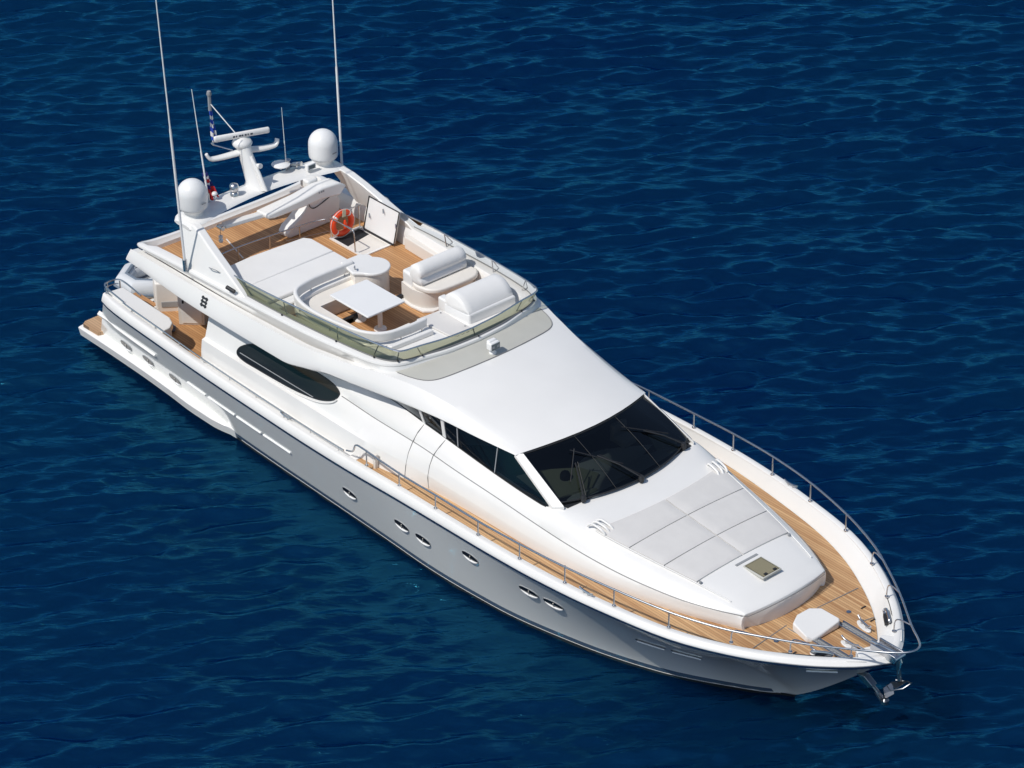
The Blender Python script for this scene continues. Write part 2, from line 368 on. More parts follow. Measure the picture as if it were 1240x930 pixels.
# spray sponson and swim platform
def stern():
    so = [(0.0, 2.80), (.7, 2.80), (2.4, 2.82), (4, 2.88), (5.2, 2.95), (5.9, 2.93), (6.3, 2.84), (6.6, 2.70)]
    for s in (-1, 1):
        yo = T(so); rows = []
        for x in lin(0, 6.6, 44):
            e = max(0, 1-((x-5.2)/1.4)**2)**.5 if x > 5.2 else 1
            zt_ = .46-.16*(1-e); zb = -.12 if x > .9 else .06-.2*(x/.9)
            o = yo(x)
            rows.append([(x, s*2.3, zt_+.03), (x, s*(o-.20), zt_+.015), (x, s*(o-.10), zt_+.005), (x, s*(o-.02), zt_-.01), (x, s*o, zt_-.03), (x, s*(o-.005), zt_-.06), (x, s*(o-.05), zt_-.27), (x, s*(o-.30), zt_-.36), (x, s*(o-.55), min(zb, zt_-.4)-.05)])
        build('sponson', grid(rows, caps=True), 'gel', Y, smooth=45, label='curved white spray sponson low on the hull side')
    p = build('swim_platform', prism([(1.5, -2.5), (.12, -2.5), (.0, -2.4), (-.12, 0), (0, 2.4), (.12, 2.5), (1.5, 2.5)], .1, .455), 'gel', Y, bevel=.03)
    build('platform_deck', prism([(.95, -2.3), (.75, -2.70), (.12, -2.72), (.03, -2.6), (-.06, 0), (.03, 2.6), (.12, 2.72), (.75, 2.70), (.95, 2.3)], .47, .562), 'teak3', p)
    def tx(z): return 1.5-max(0, 1.85-z)*.6
    rows = []
    for y in lin(-2.96, 2.96, 49):
        top = 1.95 if abs(y) > 2.35 else 1.12
        w_ = lambda z: max(-hy(1.5, z), min(hy(1.5, z), y))
        rows.append([(tx(z)+.01, w_(z), z) for z in lin(.2, top, 8)]+[(tx(top)+.14, w_(top), top+.01)])
    build('transom', grid(rows), 'gel', Y, smooth=50)
    for s in (-1, 1):
        r1 = []
        for x in lin(1.0, 3.72, 24):
            y = hy(max(x, 1.5), 1.28); r1.append([(x, s*(y-.05), 1.22), (x, s*(y+.035), 1.23), (x, s*(y+.05), 1.27), (x, s*(y-.03), 1.34)])
        build('side_ledge', grid(r1, caps=True), 'gel', Y, smooth=30)
stern()

# cockpit
def cockpit():
    build('cockpit_deck', prism([(1.6, -2.7), (6.4, -2.82), (6.4, 2.82), (1.6, 2.7)], 1.30, 1.35), 'teak', Y)
    for s in (-1, 1):
        P = rrect(2.02, 4.72, 2.42, 3.02, .05, 3)
        P = [(1.62, 2.82), (1.66, 2.40), (3.75, 2.44), (4.0, 2.54), (4.15, 2.72), (4.17, 2.98), (2.6, 2.90)]
        build('cockpit_side_top', prism([(x, s*y) for x, y in P], 2.0, 2.19), 'gel', Y, bevel=.03, seg=3)
        build('cockpit_side', prism([(x, s*y) for x, y in [(1.7, 2.7), (1.7, 2.45), (3.8, 2.5), (4.05, 2.62), (4.1, 2.8)]], 1.33, 2.05), 'gel', Y)
    g = build('garage_housing', prism([(1.45, -1.35), (2.05, -1.70), (2.50, -1.12), (2.50, 1.8), (1.3, 1.8)], .6, 2.18), 'cream', Y, bevel=.05, seg=3, smooth=20)
    build('recess_panel', extrude([(2.14, -1.585, 1.48), (2.42, -1.225, 1.48), (2.42, -1.225, 1.64), (2.14, -1.585, 1.64)], (.012, -.012, 0)), 'grey', g, bevel=.02)
    st = build('stern_steps', join(box(1.0, 2.0, -2.3, -1.55, .5, 1.46), box(1.9, 2.2, -2.4, -1.7, .9, 1.36)), 'gel', Y, bevel=.02)
    build('step_tread', box(1.05, 1.95, -2.27, -1.58, 1.46, 1.48), 'teak', st)
    c = build('overhang_pillar', prism([(2.98, -1.66), (3.46, -1.2), (3.3, -.7), (2.62, -1.2)], 1.35, 3.62), 'cream', Y, bevel=.015, smooth=15)
    build('pillar_door', extrude([(3.05, -1.60, 1.42), (3.42, -1.245, 1.42), (3.42, -1.245, 2.15), (3.05, -1.60, 2.15)], (.012, -.013, 0)), 'gel', c)
    build('door_latch', extrude([(3.08, -1.585, 2.0), (3.11, -1.555, 2.0), (3.11, -1.555, 2.08), (3.08, -1.585, 2.08)], (.02, -.03, 0)), 'black', c)
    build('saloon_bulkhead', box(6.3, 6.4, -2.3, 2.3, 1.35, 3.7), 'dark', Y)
    t = build('cockpit_table', prism(rrect(4.2, 5.3, .2, 1.8, .1), 1.98, 2.03), 'teak', Y)
    build('cockpit_sofa', join(box(2.6, 3.2, -.9, 1.8, 1.35, 1.8), box(2.6, 2.8, -.9, 1.8, 1.8, 2.3)), 'uphol', Y, bevel=.06, seg=3)
    # stern handrail loops
    for s in (-1, 1):
        pts = spline([(2.4, s*2.88, 2.22), (1.8, s*2.88, 2.30), (1.52, s*2.85, 2.32), (1.40, s*2.7, 2.32), (1.44, s*2.42, 2.32), (1.7, s*2.34, 2.30), (2.4, s*2.36, 2.22)], 6)
        r = build('stern_rail', tube(pts, .022), 'steel', Y)
        for q in (pts[10], pts[18], pts[26]): build('rail_foot', cyl(q, (q[0], q[1], 2.0), .018), 'steel', r)
        pts2 = [(a, b, c-.12) for a, b, c in pts[6:26]]; build('lower_bar', tube(pts2, .016), 'steel', r)
    build('mooring_winch', join(lathe([(.10, 1.35), (.10, 1.4), (.06, 1.43), (.05, 1.55), (.08, 1.58), (.07, 1.62)], 2.75, -2.0, 16)), 'steel', Y)
cockpit()

# ------------------------------------------------------------------ deckhouse
hB = T([(5.75, 2.95), (11, 3.02), (12.4, 2.95), (13.4, 2.78), (14.3, 2.62), (15.6, 2.57), (17.3, 2.53), (18.3, 2.46), (19.7, 2.24), (21.08, 1.88), (22.2, 1.46), (22.65, 1.25)])
hS = T([(5.75, 2.9), (11, 2.93), (12.4, 2.86), (13.7, 2.7), (15.6, 2.6), (17.3, 2.54), (18.3, 2.46), (19.7, 2.26), (21.1, 1.92), (22.2, 1.53), (22.65, 1.31)])
zS = T([(5.75, 2.6), (11, 2.62), (13.7, 2.5), (17.3, 2.4), (20, 2.33), (22.65, 2.3)])
hC = T([(5.75, 2.62), (10.75, 2.62), (12.1, 2.56), (13.7, 2.5), (16.2, 2.45), (18.06, 2.38), (19.88, 2.16), (20.8, 1.97), (21.6, 1.75), (22.3, 1.47), (22.65, 1.27)])
zC = T([(5.75, 3.22), (10.75, 3.19), (12.1, 3.08), (13.7, 3.02), (14.63, 2.94), (16.2, 2.85), (18.06, 2.70), (19.88, 2.56), (21.6, 2.51), (22.65, 2.51)])
hW = T([(5.75, 2.42), (10.8, 2.4), (12.1, 2.25), (13.6, 2.2), (17.3, 2.12), (17.75, 2.12), (18.3, 2.04), (18.9, 1.92), (20, 1.72), (21.42, 1.40), (22.2, 1.18), (22.65, 1.08)])
zW = T([(5.75, 3.7), (10.8, 3.68), (12.1, 3.6), (13.6, 3.42), (17.3, 3.08), (17.75, 3.16), (18.3, 3.12), (18.9, 3.04), (20, 2.93), (21.42, 2.79), (22.2, 2.68), (22.65, 2.57)])
def fx(x, y):                                   # the nose is slightly rounded in plan
    return x+.16*max(0, (x-21.2)/1.45)**2*(1-(y/1.3)**2) if x > 21.2 else x
def top_z(x, y):                                # coachroof top surface
    w_ = hW(x); t = min(1, abs(y)/w_); return zW(x)+.06*(1-t*t)
def house():
    rows = []
    for x in lin(5.75, 17.4, 70)+lin(17.45, 22.65, 60):
        B, Sx, C, W_ = hB(x), hS(x), hC(x), hW(x)
        zb = 2.1 if x > 6.2 else 2.1
        a = [(B, zb), ((B+Sx)/2+.01, (zb+zS(x))/2)]
        lw = max(0, min(1, (12.5-x)/1.5)); S2 = (Sx-.10*lw-.005, zS(x)+.035)
        a += [(Sx, zS(x)), S2]
        a += [(S2[0]+(C-S2[0])*.5+(.015 if x > 11.5 else 0), S2[1]+(zC(x)-S2[1])*.5), (C+.012, zC(x)-.012), (C-.006, zC(x)+.004)]
        bu = .05 if x > 11 else 0
        cw = lambda t: (C+(W_-C)*t+bu*math.sin(math.pi*t)*.8, zC(x)+(zW(x)-zC(x))*t+bu*math.sin(math.pi*t)*.6)
        for t in (.2, .42): a.append(cw(t))
        k = max(0, min(1, (x-17.5)/.8)); p0 = cw(.95-.35*k); p1 = (W_, zW(x)+.01); f2 = .97-.20*k; p2 = (W_*f2, zW(x)+.06*(1-f2*f2))
        for t in lin(0, 1, 7): a.append(tuple((1-t)**2*p0[i]+2*t*(1-t)*p1[i]+t*t*p2[i] for i in (0, 1)))
        for t in (.6, .4, .2, 0): a.append((W_*t, zW(x)+.06*(1-t*t)))
        rows.append([(fx(x, y), -y, z) for y, z in a]+[(fx(x, y), y, z) for y, z in a[-2::-1]])
    # nose: roll over the front face
    last = rows[-1]; n = len(last)
    for dz, dx in ((.03, .05), (.08, .075), (.25, .09), (.5, .1)):
        rows.append([(p[0]+dx-.10*(abs(p[1])/1.3)**3*(dz/.5), p[1]*(1-.14*dz**1.0-.03*(dz > .04)), max(2.08, p[2]-dz*(1 if dz < .3 else 1.2)) if p[2] > 2.3 else p[2]) for p in last])
    v, f = grid(rows); k = n
    f.append(list(range(k)))
    h = build('deckhouse', (v, f), 'gel', Y, smooth=30)
    for s in (-1, 1):
        pts = [(fx(x, hC(x)), s*(hC(x)+.006), zC(x)+.0) for x in lin(10.9, 22.65, 70)]
        build('side_seam', tube(pts, .011, 5), 'seam', h)
    for s in (-1, 1):
        for x0, x1 in ((13.42, 13.35), (14.15, 14.05)):
            build('panel_seam', tube([(x0, s*(hW(x0)+.035), zW(x0)-.03), (x0-.02, s*((hW(x0)+hC(x0))/2+.05), (zW(x0)+zC(x0))/2+.035), (x1, s*(hC(x1)+.015), zC(x1)), (x1-.02, s*((hS(x1)+hC(x1))/2+.022), (zS(x1)+zC(x1))/2), (x1, s*(hS(x1)+.012), zS(x1)-.03), (x1, s*(hB(x1)+.008), 2.16)], .009, 5), 'seam', h)
    # nose seam
    build('nose_seam', tube([(22.65, -1.30, 2.515)]+[(fx(22.65, y)+.088, y, 2.495+.06*(1-(y/1.2)**2)) for y in lin(-1.16, 1.16, 14)]+[(22.65, 1.30, 2.515)], .010, 5), 'seam', h)
    # ledge moulding round the salon window
    return h
H = house()

def incline(x, z):                              # side wall of the saloon
    lw = max(0, min(1, (12.5-x)/1.5)); y2, z2 = hS(x)-.10*lw-.005, zS(x)+.035
    if z < zC(x): return y2+(hC(x)-y2)*(z-z2)/(zC(x)-z2)
    t = (z-zC(x))/(zW(x)-zC(x)); return hC(x)+(hW(x)-hC(x))*t
def saloon_window():
    for s in (-1, 1):
        out = spline([(7.04, 0, 2.72), (7.12, 0, 2.92), (7.60, 0, 3.16), (8.4, 0, 3.28), (9.16, 0, 3.34), (9.94, 0, 3.36), (10.5, 0, 3.33), (10.8, 0, 3.23), (10.74, 0, 3.06), (10.48, 0, 2.92), (10.08, 0, 2.81), (9.34, 0, 2.72), (8.57, 0, 2.68), (7.86, 0, 2.66), (7.33, 0, 2.65)], 6, True)
        P = [(x, s*(incline(x, z)+.012), z) for x, _, z in out]
        rings = [[(9.0+(x-9.0)*k, s*(incline(9.0+(x-9.0)*k, 3.0+(z-3.0)*k)+.012+.010*(1-k)), 3.0+(z-3.0)*k) for x, _, z in out] for k in (1, .85, .7, .5, .3, .12)]
        v, f = grid(rings, close_v=True); f.append([5*len(out)+i for i in range(len(out))])
        g = build('saloon_window', (v, f), M_dark, Y, smooth=60)
        build('window_frame', tube(P, .014, 6, closed=True), 'black', g)
        mid = [(x, s*(incline(x, 2.78+.012*(x-7))+.02), 2.78+.012*(x-7)) for x in lin(7.15, 10.0, 14)]
        build('window_rail', tube(mid, .012, 5), 'grey', g)
        # raised lip under and behind the pane
        lip = [(x, s*(incline(x, z-.06)+.02), z-.05) for x, _, z in out[46:88]]
        build('window_lip', tube(lip, .022, 8), 'gel', g, smooth=60)
M_dark = bpy.data.materials.new('dark_window'); M_dark.use_nodes = True
_b = M_dark.node_tree.nodes['Principled BSDF']; _b.inputs['Base Color'].default_value = (0.012, 0.013, 0.014, 1); _b.inputs['Roughness'].default_value = 0.06; _b.inputs['Specular IOR Level'].default_value = .3
_n = M_dark.node_tree.nodes.new('ShaderNodeTexNoise'); _n.inputs['Scale'].default_value = 2.0
_r = M_dark.node_tree.nodes.new('ShaderNodeValToRGB'); _r.color_ramp.elements[0].color = (.006, .008, .010, 1); _r.color_ramp.elements[1].color = (.03, .03, .03, 1)
M_dark.node_tree.links.new(_n.outputs[0], _r.inputs[0]); M_dark.node_tree.links.new(_r.outputs[0], _b.inputs['Base Color'])
saloon_window()

# ------------------------------------------------------------------ upper body: overhang, eaves and roof
eY = T([(2.85, 3.03), (6, 3.1), (9.3, 3.1), (10.1, 3.04), (10.9, 2.92), (12.2, 2.64), (13.0, 2.48), (13.9, 2.33), (15.3, 2.13), (16.3, 1.98)])
eZ = T([(2.85, 3.69), (6, 3.58), (9.2, 3.60), (10.1, 3.74), (10.9, 3.86), (12.2, 3.86), (13.9, 3.87), (15.3, 3.83), (16.3, 3.82)])
tY = T([(2.85, 2.95), (9.6, 2.93), (10.8, 2.82), (12.2, 2.48), (13.0, 2.26), (13.9, 2.08), (15.3, 1.9), (16.3, 1.8)])
tZ = T([(2.85, 4.03), (6, 4.06), (9.6, 4.19), (10.8, 4.27), (12.2, 4.33), (13.0, 4.31), (13.9, 4.22), (15.3, 4.02), (16.3, 3.88)])
cZ = T([(2.85, 3.8), (11, 3.8), (12.2, 4.4), (13.0, 4.47), (13.9, 4.40), (15.3, 4.18), (16.3, 4.01)])
def bow_x(x, y): return x+.45*max(0, (x-13.5)/2.8)**2*(1-min(1, abs(y)/1.98)**2)
def roof_z(x, y):
    t = min(1, abs(y)/tY(x)); return cZ(x)+(tZ(x)-cZ(x))*t**2.2
def upper():
    rows = []
    for x in lin(2.85, 16.3, 110):
        a = [(0, eZ(x)-.03), (eY(x)-.25, eZ(x)-.03), (eY(x)-.03, eZ(x)-.015), (eY(x), eZ(x)+.02)]
        bl_ = .022+.03*max(0, min(1, (x-10)/2))
        for t in (.08, .3, .6, .9): a.append((eY(x)+(tY(x)-eY(x))*t+bl_*math.sin(math.pi*t**.7), eZ(x)+(tZ(x)-eZ(x))*t))
        a.append((tY(x), tZ(x)))
        if x < 11.9:
            a += [(tY(x)-.05, tZ(x)-.05), (tY(x)-.24, tZ(x)-.08), (tY(x)-.25, 3.81), (1.4, 3.80), (.7, 3.80), (0, 3.80)]
        else:
            a += [(tY(x)*t, roof_z(x, tY(x)*t)) for t in (.93, .85, .7, .5, .25, 0)]
        sh = lambda z: .42*(z-3.66)*max(0, 1-(x-2.85)/1.2)
        rows.append([(bow_x(x, y)+sh(z), -y, z) for y, z in a]+[(bow_x(x, y)+sh(z), y, z) for y, z in a[-2:0:-1]])
    v, f = grid(rows, close_v=True, caps=True)
    u = build('upper_deck_moulding', (v, f), 'gel', Y, smooth=28)
    # walkway patch of non slip in front of the screen, with its dark edge
    def front(y): return 13.55-.30*(abs(y)/2.1)**2-.75*(abs(y)/2.2)**14
    rows = [[(12.2+(front(y)-12.2)*t, y, max(roof_z(12.2+(front(y)-12.2)*t, y), 4.2)+.006) for t in lin(0, 1, 10)] for y in lin(-2.2, 2.2, 60)]
    n = build('nonslip_panel', grid(rows), 'nonslip', u)
    build('panel_edge', tube([r[-1] for r in rows], .012, 5), 'seam', u)
    return u
UP = upper()

# windscreen of the pilot house
def windscreen():
    topc = [(bow_x(16.3, y), y, roof_z(16.3, y)-.05) for y in lin(-1.86, 1.86, 25)]
    botc = [(18.2-.5*(abs(y)/2.0)**2.1, y, top_z(17.9, y)+.04+.06*(abs(y)/2)**2) for y in lin(-2.0, 2.0, 25)]
    rows = [[tuple(Vector(a).lerp(Vector(b), t)+Vector((0, 0, .05*math.sin(math.pi*t)))) for t in lin(0, 1, 7)] for a, b in zip(topc, botc)]
    g = build('windshield', grid(rows), 'glass', Y, smooth=60)
    for i in (8, 16): build('windshield_mullion', tube([tuple(Vector(p)+Vector((.008, 0, .01))) for p in rows[i]], .006, 5), 'black', g)
    fr = [tuple(Vector(p)+Vector((0, 0, .005))) for p in topc]
    build('top_gasket', tube(fr, .022, 6), 'black', g); build('bottom_gasket', tube(botc, .018, 6), 'black', g)
    for s in (-1, 1):
        a, b = Vector((16.3, s*1.93, 3.86)), Vector((17.78, s*2.08, 3.22))
        build('windshield_pillar', join(extrude([tuple(a+Vector((-.08, s*.05, -.03))), tuple(a+Vector((.1, -s*.07, .03))), tuple(b+Vector((.12, -s*.09, .03))), tuple(b+Vector((-.12, s*.06, -.04)))], (0, 0, -.09))), 'gel', Y, bevel=.02, seg=3)
        # side windows
        xs = lin(11.9, 17.5, 40); rws = []
        for x in xs:
            zt = eZ(min(x, 16.25)); yt_ = eY(min(x, 16.25))-.09
            if x > 16.2: k = (x-16.2)/1.3; zt = 3.82+(3.16-3.82)*k; yt_ = 1.9+.2*k
            rws.append([(x, s*(hW(x)+.0), zW(x)-.02), (x, s*((hW(x)+yt_)/2+.01), (zW(x)+zt)/2), (x, s*yt_, max(zt-.0, zW(x)))])
        sw = build('side_window', grid(rws), M_dark2, Y, smooth=60)
        for xc, wd, mm in ((13.42, .09, 'gel'), (14.1, .11, 'gel'), (14.55, .03, 'grey'), (15.75, .025, 'grey')):
            r_ = [[(x, s*(abs(p[1])+.015), p[2]) for p in rws[min(range(40), key=lambda i: abs(xs[i]-x))]] for x in (xc-wd/2, xc+wd/2)]
            q = [(xc+o, s*(hW(xc)+.02), zW(xc)-.03) for o in (-wd/2, wd/2)]+[(xc+o-.05, s*(eY(xc)-.06), eZ(xc)) for o in (wd/2, -wd/2)]
            build('window_pillar', extrude(q, (0, -s*.03, 0)), mm, sw)
        build('window_sill', tube([(x, s*(hW(x)+.012), zW(x)+.0) for x in lin(12, 17.45, 40)], .016, 5), 'black', sw)
    # wipers
    def on(y, t):
        i = int(round((y+2)/4*24)); i = max(0, min(24, i)); a = Vector(rows[i][0]); b = Vector(rows[i][-1]); return a.lerp(b, t)+Vector((.02, y-(a.lerp(b, t)).y, .09))
    for (y0, y1, b0, b1) in ((-1.5, -1.1, -1.5, -.9), (.0, -.55, -.15, -1.0), (1.65, .95, 1.5, .5)):
        p0, p1 = on(y0, 1.02), on(y1, .45)
        wv = build('wiper', join(tube([tuple(p0), tuple((p0+p1)/2+Vector((0, 0, .05))), tuple(p1)], .018, 6), tube([tuple(p0+Vector((.0, .07, 0))), tuple(p1+Vector((0, .07, 0)))], .010, 5)), 'black', g)
        build('wiper_motor', lathe([(.06, p0.z-.12), (.07, p0.z-.02), (.05, p0.z+.03), (0, p0.z+.04)], p0.x, p0.y, 12), 'black', g)
        q0, q1 = on(b0, .72), on(b1, .22)
        build('wiper_blade', tube([tuple(q0), tuple(q1)], .012, 5), 'black', g)
M_dark2 = glass('side_glass', (0.16, 0.18, 0.2), 0.1)
windscreen()
def interior():
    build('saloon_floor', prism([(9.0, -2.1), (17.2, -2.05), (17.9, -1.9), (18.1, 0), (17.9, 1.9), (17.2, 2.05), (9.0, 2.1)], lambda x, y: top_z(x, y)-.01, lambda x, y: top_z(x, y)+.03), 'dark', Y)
    build('dashboard', prism([(17.0, -1.95), (17.45, -1.8), (17.72, -1.0), (17.35, -.45), (16.9, -.6), (16.4, -1.3), (16.2, -1.9)], 3.15, lambda x, y: top_z(x, y)+.06), 'dash', Y, bevel=.02)
    build('compass', lathe([(.12, 3.2), (.12, 3.3), (.09, 3.36), (0, 3.4)], 17.0, -1.15, 16), 'black', Y)
    build('dashboard', prism([(17.5, 1.2), (17.6, 1.75), (17.1, 1.9), (16.9, 1.5)], 3.15, lambda x, y: top_z(x, y)+.05), 'dash', Y, bevel=.02)
    build('helm_chair', join(prism(rrect(16.5, 16.95, .7, 1.15, .1), 3.15, 3.3), prism(rrect(16.45, 16.6, .7, 1.15, .06), 3.15, 3.6)), 'uphol', Y, bevel=.04, seg=3)
    for a in ((17.85, -1.35, -.95), (17.95, -.35, .05), (17.8, 1.3, 1.6)):
        build('demister_vent', prism([(a[0]-.1, a[1]), (a[0], a[1]), (a[0]+.02, a[2]), (a[0]-.08, a[2])], 3.15, lambda x, y: top_z(x, y)+.03), 'dash', Y)
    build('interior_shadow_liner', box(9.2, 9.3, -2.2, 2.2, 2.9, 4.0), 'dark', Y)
interior()

# ------------------------------------------------------------------ coachroof fittings and sun pads
def fore_pads():
    names = [('starboard', -1), ('port', 1)]
    X0 = [18.80, 19.72, 20.62, 21.44]
    def edge(x): return 1.90-.50*((x-18.8)/2.64)**1.15
    posn = {(0, -1): 'aft starboard sun pad of six, beside a grab handle under the windshield', (0, 1): 'aft port sun pad of six, beside a grab handle on the far side',
            (1, -1): 'middle starboard sun pad of six, nearer the long side rail', (1, 1): 'middle port sun pad of six, on the far side of the centre seam',
            (2, -1): 'front starboard sun pad of six, just left of the deck hatch', (2, 1): 'front port sun pad of six, just behind the deck hatch'}
    for i in range(3):
        for _, s in names:
            x0, x1 = X0[i]+.012, X0[i+1]-.012; rows = []
            ra = i == 0
            m = 14
            for a in lin(0, 1, m):
                r = []
                for b in lin(0, 1, m):
                    x = x0+(x1-x0)*a; yy = .014+(edge(x)-.014)*b
                    if ra: x = x+.20*(1-(yy/1.9)**2)*(1-a)-.0          # curved aft edge
                    r.append((x, s*yy))
                rows.append(r)
            def hgt(a, b):
                e = min(a, 1-a, b, 1-b); return .03+.022*min(1, e/.06)**.5+.002*math.sin(9*a+3*b+i)
            top = [[(x, y, top_z(x, y)+hgt(q/(m-1), k/(m-1))) for k, (x, y) in enumerate(r)] for q, r in enumerate(rows)]
            v, f = grid(top)
            ring = [j for j in range(m)]+[j*m+m-1 for j in range(1, m)]+[(m-1)*m+j for j in range(m-2, -1, -1)]+[j*m for j in range(m-2, 0, -1)]
            n = len(v); v = v+[(v[j][0], v[j][1], v[j][2]-.035) for j in ring]
            for j in range(len(ring)): f.append([ring[j], ring[(j+1) % len(ring)], n+(j+1) % len(ring), n+j])
            f.append([n+j for j in range(len(ring))])
            o = build('sun_pad', (v, f), 'pad', None, smooth=60)
            tag(o, 'light grey '+posn[(i, s)], 'sun pad', 'light grey sun pads on the foredeck')
    # grab handles beside the pads, moulded strips, hatch
    for s in (-1, 1):
        g = build('grab_handle', join(*[tube(spline([(18.62+d*.0, s*(1.98-d), top_z(18.7, 1.8)+.03), (18.72, s*(1.93-d), top_z(18.7, 1.8)+.10), (18.98, s*(1.90-d), top_z(19, 1.8)+.10), (19.08, s*(1.88-d), top_z(19, 1.8)+.02)], 5), .028, 8) for d in (0, .13, .26)]), 'gel', Y, smooth=60)
        build('pad_strip', tube([(x, s*(edge(x)+.03), top_z(x, edge(x))+.012) for x in lin(18.8, 22.3, 24)], .014, 5), 'gel', Y)
        build('pad_toggle', lathe([(.03, top_z(21.5, 1.35)), (.03, top_z(21.5, 1.35)+.05), (0, top_z(21.5, 1.35)+.055)], 21.5, s*1.36, 10), 'grey', Y)
    z = top_z(22, 0)
    h = build('deck_hatch', extrude([(x, y, z+.01) for x, y in ((21.70, -.28), (22.32, -.28), (22.32, .28), (21.70, .28))], (0, 0, .05)), 'nonslip', Y, bevel=.01)
    build('hatch_pane', box(21.73, 22.29, -.25, .25, z+.06, z+.066), 'hatchglass', h)
    build('hatch_well', box(21.75, 22.27, -.23, .23, z+.061, z+.063), 'nonslip', h)
    for q in (-.14, .14): build('hatch_latch', box(22.22, 22.28, q-.04, q+.04, z+.067, z+.085), 'black', h)
    build('hatch_hinge', box(21.56, 21.62, -.38, .28, z+.035, z+.065), 'grey', h)
fore_pads()

# ------------------------------------------------------------------ foredeck gear
def foredeck():
    wz = 2.15
    P = [(23.45, -.62), (23.32, -.35), (23.32, .0), (23.42, .25), (24.02, .30), (24.1, .05), (24.1, -.45), (24.0, -.72)]
    P = [(23.42, -.50), (23.30, -.25), (23.30, .12), (23.45, .36), (23.95, .40), (24.02, .30), (24.02, -.50), (23.92, -.60)]
    build('windlass_cover', prism(P, wz, lambda x, y: 2.50-.10*max(0, (x-23.6))-.14*(abs(y) > .3)-.1*(x > 23.98 or x < 23.35)), 'gel', Y, bevel=.05, seg=3)
    for s in (-1, 1):
        t = build('chain_channel', box(23.95, 25.2, s*.42-.07, s*.42+.07, wz, wz+.03), 'grey', Y)
        build('channel_lip', join(box(23.95, 25.25, s*.42+.07, s*.42+.10, wz, wz+.07), box(23.95, 25.25, s*.42-.10, s*.42-.07, wz, wz+.07)), 'steel', t)
        for k in range(22):
            x = 24.02+k*.055
            build('chain_link', tube([(x+.034*math.cos(a), s*.42+(.02*math.sin(a) if k % 2 else 0), wz+.05+(0 if k % 2 else .02*math.sin(a))) for a in [2*math.pi*q/8 for q in range(8)]], .009, 5, closed=True), 'grey', t)
    for (x, y, a) in ((24.35, .72, -.25), (24.62, -.02, 0), (24.45, -.74, .25)):
        c, s_ = math.cos(a), math.sin(a)
        def L(u, v, z): return (x+u*c-v*s_, y+u*s_+v*c, wz+z)
        b = build('mooring_cleat', prism([L(.24*math.cos(q), .09*math.sin(q), 0)[:2] for q in [2*math.pi*k/20 for k in range(20)]], wz, wz+.04), 'gel', Y, bevel=.01)
        build('cleat_horn', tube(spline([L(-.24, 0, .17), L(-.14, 0, .12), L(0, 0, .11), L(.14, 0, .12), L(.24, 0, .17)], 4), .026, 8), 'steel', b, smooth=60)
        for q in (-.09, .09): build('cleat_post', cyl(L(q, 0, .02), L(q, 0, .12), .024), 'steel', b)
    for s in (-1, 1):       # fairleads on the bulwark
        f = build('fairlead', tube(spline([(24.55, s*1.10, 2.50), (24.6, s*1.12, 2.56), (24.85, s*.92, 2.56), (24.9, s*.88, 2.5), (24.72, s*1.0, 2.46)], 5, True), .03, 8, closed=True), 'steel', Y)
        build('hawse_hole', prism([(24.6, s*1.02), (24.85, s*.80), (24.9, s*.88), (24.64, s*1.12)], 2.42, 2.50), 'black', f)
    # bow roller and stem fitting
    r = build('bow_roller', join(box(25.3, 25.98, -.16, -.12, 2.5, 2.68), box(25.3, 25.98, .12, .16, 2.5, 2.68), box(25.3, 25.9, -.14, .14, 2.5, 2.57), tube([(25.95, -.15, 2.6), (25.95, .15, 2.6)], .07, 12)), 'steel', Y, bevel=.008)
    build('roller_chain', tube([(25.2, .0, 2.6), (25.6, 0, 2.64), (25.95, 0, 2.68), (26.03, 0, 2.5), (25.98, 0, 2.2)], .03, 6), 'steel', r)
    # anchor pocket under the flare, and the steel bracket low on the stem
    build('anchor_pocket', join(extrude([(24.88, -.08, 1.64), (25.12, -.08, 1.70), (25.36, -.06, 1.54), (25.25, -.06, 1.42)], (0, .16, 0))), 'galv', Y, bevel=.02)
foredeck()
def anchor(loc, label, sc=1.0):
    a = empty('anchor', loc, label, 'anchor', 'steel anchors at the bow')
    x, y, z = loc
    build('shank', tube([(x-.35, y, z+.22), (x+.12*sc, y, z-.02), (x+.25*sc, y, z-.14)], .04*sc, 8), 'galv', a)
    build('crown', lathe([(.05, z-.2), (.09*sc, z-.16), (.09*sc, z-.08), (.04, z-.04)], x+.25*sc, y, 12), 'galv', a)
    for s in (-1, 1):
        build('fluke', extrude([(x+.2*sc, y+s*.03, z-.12), (x+.3*sc, y+s*.2*sc, z-.02), (x+.18*sc, y+s*.26*sc, z+.22*sc), (x+.05*sc, y+s*.12*sc, z+.05)], (.03, 0, .03)), 'galv', a, bevel=.01)
anchor((25.42, 0, 1.42), 'steel anchor stowed low on the stem below the gunwale')
def fork():
    a = empty('anchor', (26.0, 0, 2.1), 'large steel plate anchor hanging forward of the bow roller', 'anchor', 'steel anchors at the bow')
    build('shank', extrude([(25.88, -.02, 2.55), (25.98, -.02, 2.55), (26.08, -.02, 2.05), (25.98, -.02, 1.98)], (0, .04, 0)), 'galv', a, bevel=.01)
    build('fluke', extrude([(25.78, .0, 1.86), (26.05, -.16, 1.90), (26.26, 0, 2.16), (26.05, .16, 1.90)], (.02, 0, .03)), 'galv', a, bevel=.01)
    build('roll_bar', tube([(25.8, -.14, 1.86), (26.0, -.24, 1.88), (26.24, -.14, 2.02), (26.30, 0, 2.1), (26.24, .14, 2.02), (26.0, .24, 1.88), (25.8, .14, 1.86)], .014, 6), 'galv', a)
fork()

